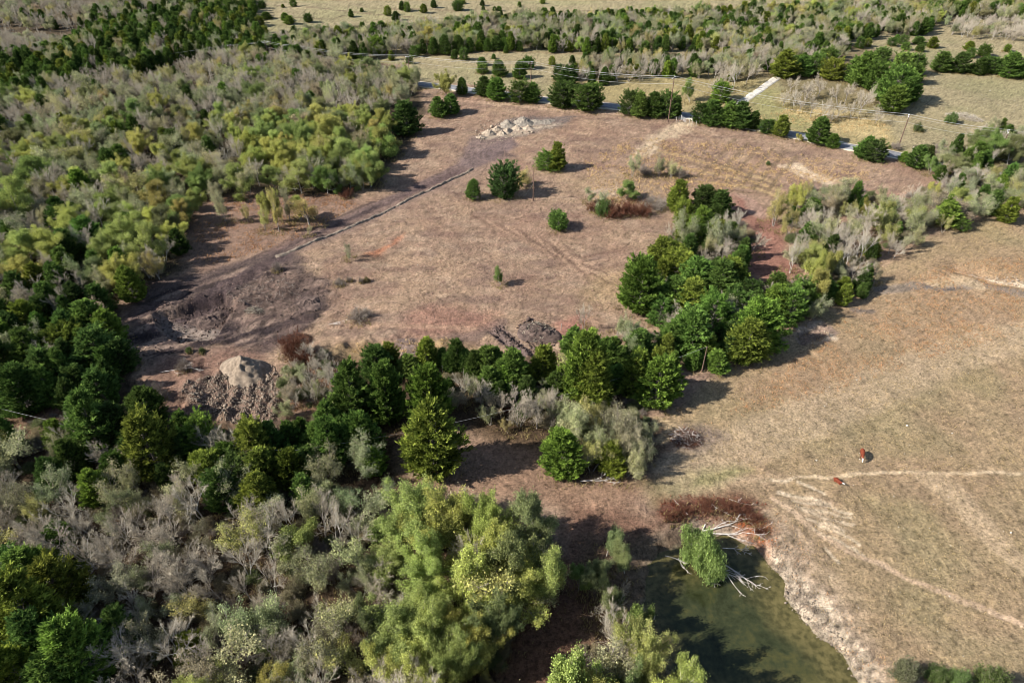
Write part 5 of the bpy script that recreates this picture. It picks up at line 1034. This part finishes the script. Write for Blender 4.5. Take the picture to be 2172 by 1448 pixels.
# fence posts round the gate, along the creek and by the right road end
def post(px, py, h, mat, label, grp, r=.07, name='fence_post', h0=None):
    x, y, z = G(px, py); g = Geo(); tubes(g, np.array([[0, 0, -.3], [0, 0, h-.12]]), np.array([[0, 0, h-.12], [0, 0, h]]), np.array([r, r]), np.array([r, r*.55]), 7); o = link(bpy.data.objects.new(name, g.mesh(name, [mat]))); o.location = (x, y, z); tag(o, label, 'fence post', grp); return (x, y, z+h)
gp = []
for i, (px, py, nm) in enumerate([(1434,260,'first white gate post from the left'),(1439,258,'second white gate post from the left'),(1444,256,'third white gate post, left side of the gate opening'),(1461,267,'white post right of the gate opening, nearest the camera'),(1467,267,'thin grey post beside the gate, right side'),(1476,269,'outermost right post of the gate')]):
    gp.append(post(px, py, 2.0, M_PALEBARK, nm, 'posts at the farm gate', .08))
gt = link(bpy.data.objects.new('farm_gate', None)); gt.location = gp[2]; tag(gt, 'pale tube gate standing open beside the white gate posts', 'gate')
o = gt; A_ = np.array(gp[2])-np.array(gt.location); B_ = np.array(gp[3])-np.array(gt.location); 
for k in range(5):
    g = Geo(); zz = np.array([0, 0, -.3-.3*k]); tubes(g, (A_+zz)[None], (A_+(B_-A_)*.62+zz)[None], np.array([.03]), np.array([.03]), 6); link(bpy.data.objects.new('rail', g.mesh('rail', [M_METAL])), gt)
for i, (px, py, nm) in enumerate([(1043,900,'thin post in the shaded creek brush'),(939,790,'grey post among the cedars of the creek'),(1846,574,'left of two grey posts at the corner of the right thicket'),(1851,574,'right of two grey posts at the corner of the right thicket'),(1934,322,'leaning white stake beside the road, right of the crossarm pole'),(1190,700,'short grey stake near the torn earth')]):
    post(px, py, 1.7, M_PALEBARK, nm, 'stray fence posts', .06)
sp = post(1386, 1318, 1.5, M_PALEBARK, 'stake with a board standing in the shaded left edge of the pond', 'stray fence posts', .06)

# ------------------------------------------------------------------ cattle
def hide_mat(name, lo, hi): return solid_mat(name, lo, hi, 2.5, .75)
M_HIDE = hide_mat('red_brown_hide', (.085, .02, .01), (.19, .042, .018)); M_WHITE = hide_mat('white_hide', (.62, .58, .52), (.8, .78, .72)); M_HORN = hide_mat('hoof_horn', (.05, .04, .03), (.1, .08, .06))
def animal(name, px, py, az, label, lying=False, scale=1.0, whiteface=True):
    V = []; E = []; Rd = []
    def v(p, r, par=None):
        V.append(p); Rd.append(r); 
        if par is not None: E.append((par, len(V)-1))
        return len(V)-1
    H = 1.05 if not lying else .42
    hip = v((-.75, 0, H+.05), (.30, .32)); mid = v((-.2, 0, H), (.36, .38), hip); chest = v((.45, 0, H), (.30, .38), mid); wth = v((.72, 0, H+.12), (.20, .26), chest)
    nz = H-.05 if not lying else H+.28; nk = v((1.05, .02, nz+.0), (.14, .17), wth); hd = v((1.28, .05, nz-.28 if not lying else nz+.08), (.12, .13), nk); mz = v((1.45, .08, nz-.62 if not lying else nz-.08), (.075, .085), hd)
    t1 = v((-1.0, 0, H+.12), (.06, .06), hip); t2 = v((-1.08, 0, H-.35), (.03, .03), t1)
    for s in (-1, 1):
        if not lying:
            a = v((-.78, s*.2, H-.15), (.15, .17), hip); b = v((-.66, s*.22, .72), (.11, .13), a); c = v((-.86, s*.2, .46), (.06, .06), b); d = v((-.82, s*.2, .06), (.05, .05), c); v((-.76, s*.2, .03), (.05, .05), d)
            a = v((.5, s*.19, H-.2), (.13, .15), chest); b = v((.48, s*.2, .60), (.08, .08), a); c = v((.5, s*.2, .36), (.055, .055), b); d = v((.5, s*.2, .06), (.045, .045), c); v((.55, s*.2, .03), (.05, .05), d)
        else:
            a = v((-.6, s*.3, .24), (.16, .16), hip); b = v((-.2, s*.42, .14), (.08, .08), a); v((-.55, s*.48, .08), (.05, .05), b)
            a = v((.5, s*.26, .2), (.12, .12), chest); b = v((.85, s*.26, .12), (.07, .07), a); v((.6, s*.3, .06), (.05, .05), b)
    me = bpy.data.meshes.new('body'); me.from_pydata(V, E, []); o = link(bpy.data.objects.new('tmp', me)); sk = o.modifiers.new('s', 'SKIN'); 
    for i, sv in enumerate(me.skin_vertices[0].data): sv.radius = Rd[i]; sv.use_root = (i == 1)
    ss = o.modifiers.new('u', 'SUBSURF'); ss.levels = 2; ss.render_levels = 2
    dg = bpy.context.evaluated_depsgraph_get(); m2 = bpy.data.meshes.new_from_object(o.evaluated_get(dg)); bpy.data.objects.remove(o); m2.name = 'body'
    m2.materials.clear(); m2.materials.append(M_HIDE); m2.materials.append(M_WHITE)
    for f in m2.polygons:
        f.use_smooth = True; c = f.center
        if (c.x > (1.0 if lying else 1.2) and whiteface) or (not lying and c.z < .22) or c.z < (H-.36) and abs(c.y) < .16 and -.5 < c.x < .9: f.material_index = 1
    x, y, z = G(px, py); e = link(bpy.data.objects.new(name, None)); e.location = (x, y, z); e.rotation_euler = (0, 0, az); e.scale = (scale,)*3; tag(e, label, 'cow'); link(bpy.data.objects.new('body', m2), e)
    for s in (-1, 1):
        g = Geo(); c = np.array((1.2, s*.14+.05, nz-.13 if not lying else nz+.14)); tubes(g, c[None], (c+np.array((-.05, s*.2, .02)))[None], np.array([.05]), np.array([.02]), 5); link(bpy.data.objects.new('ear', g.mesh('ear', [M_HIDE])), e)
animal('cow', 1826, 970, -1.95, 'standing red-brown cow grazing above the cattle trail, shadow to its right')
animal('cow', 1776, 1022, -1.0, 'red-brown cow with a white face lying just below the cattle trail', True, .75)
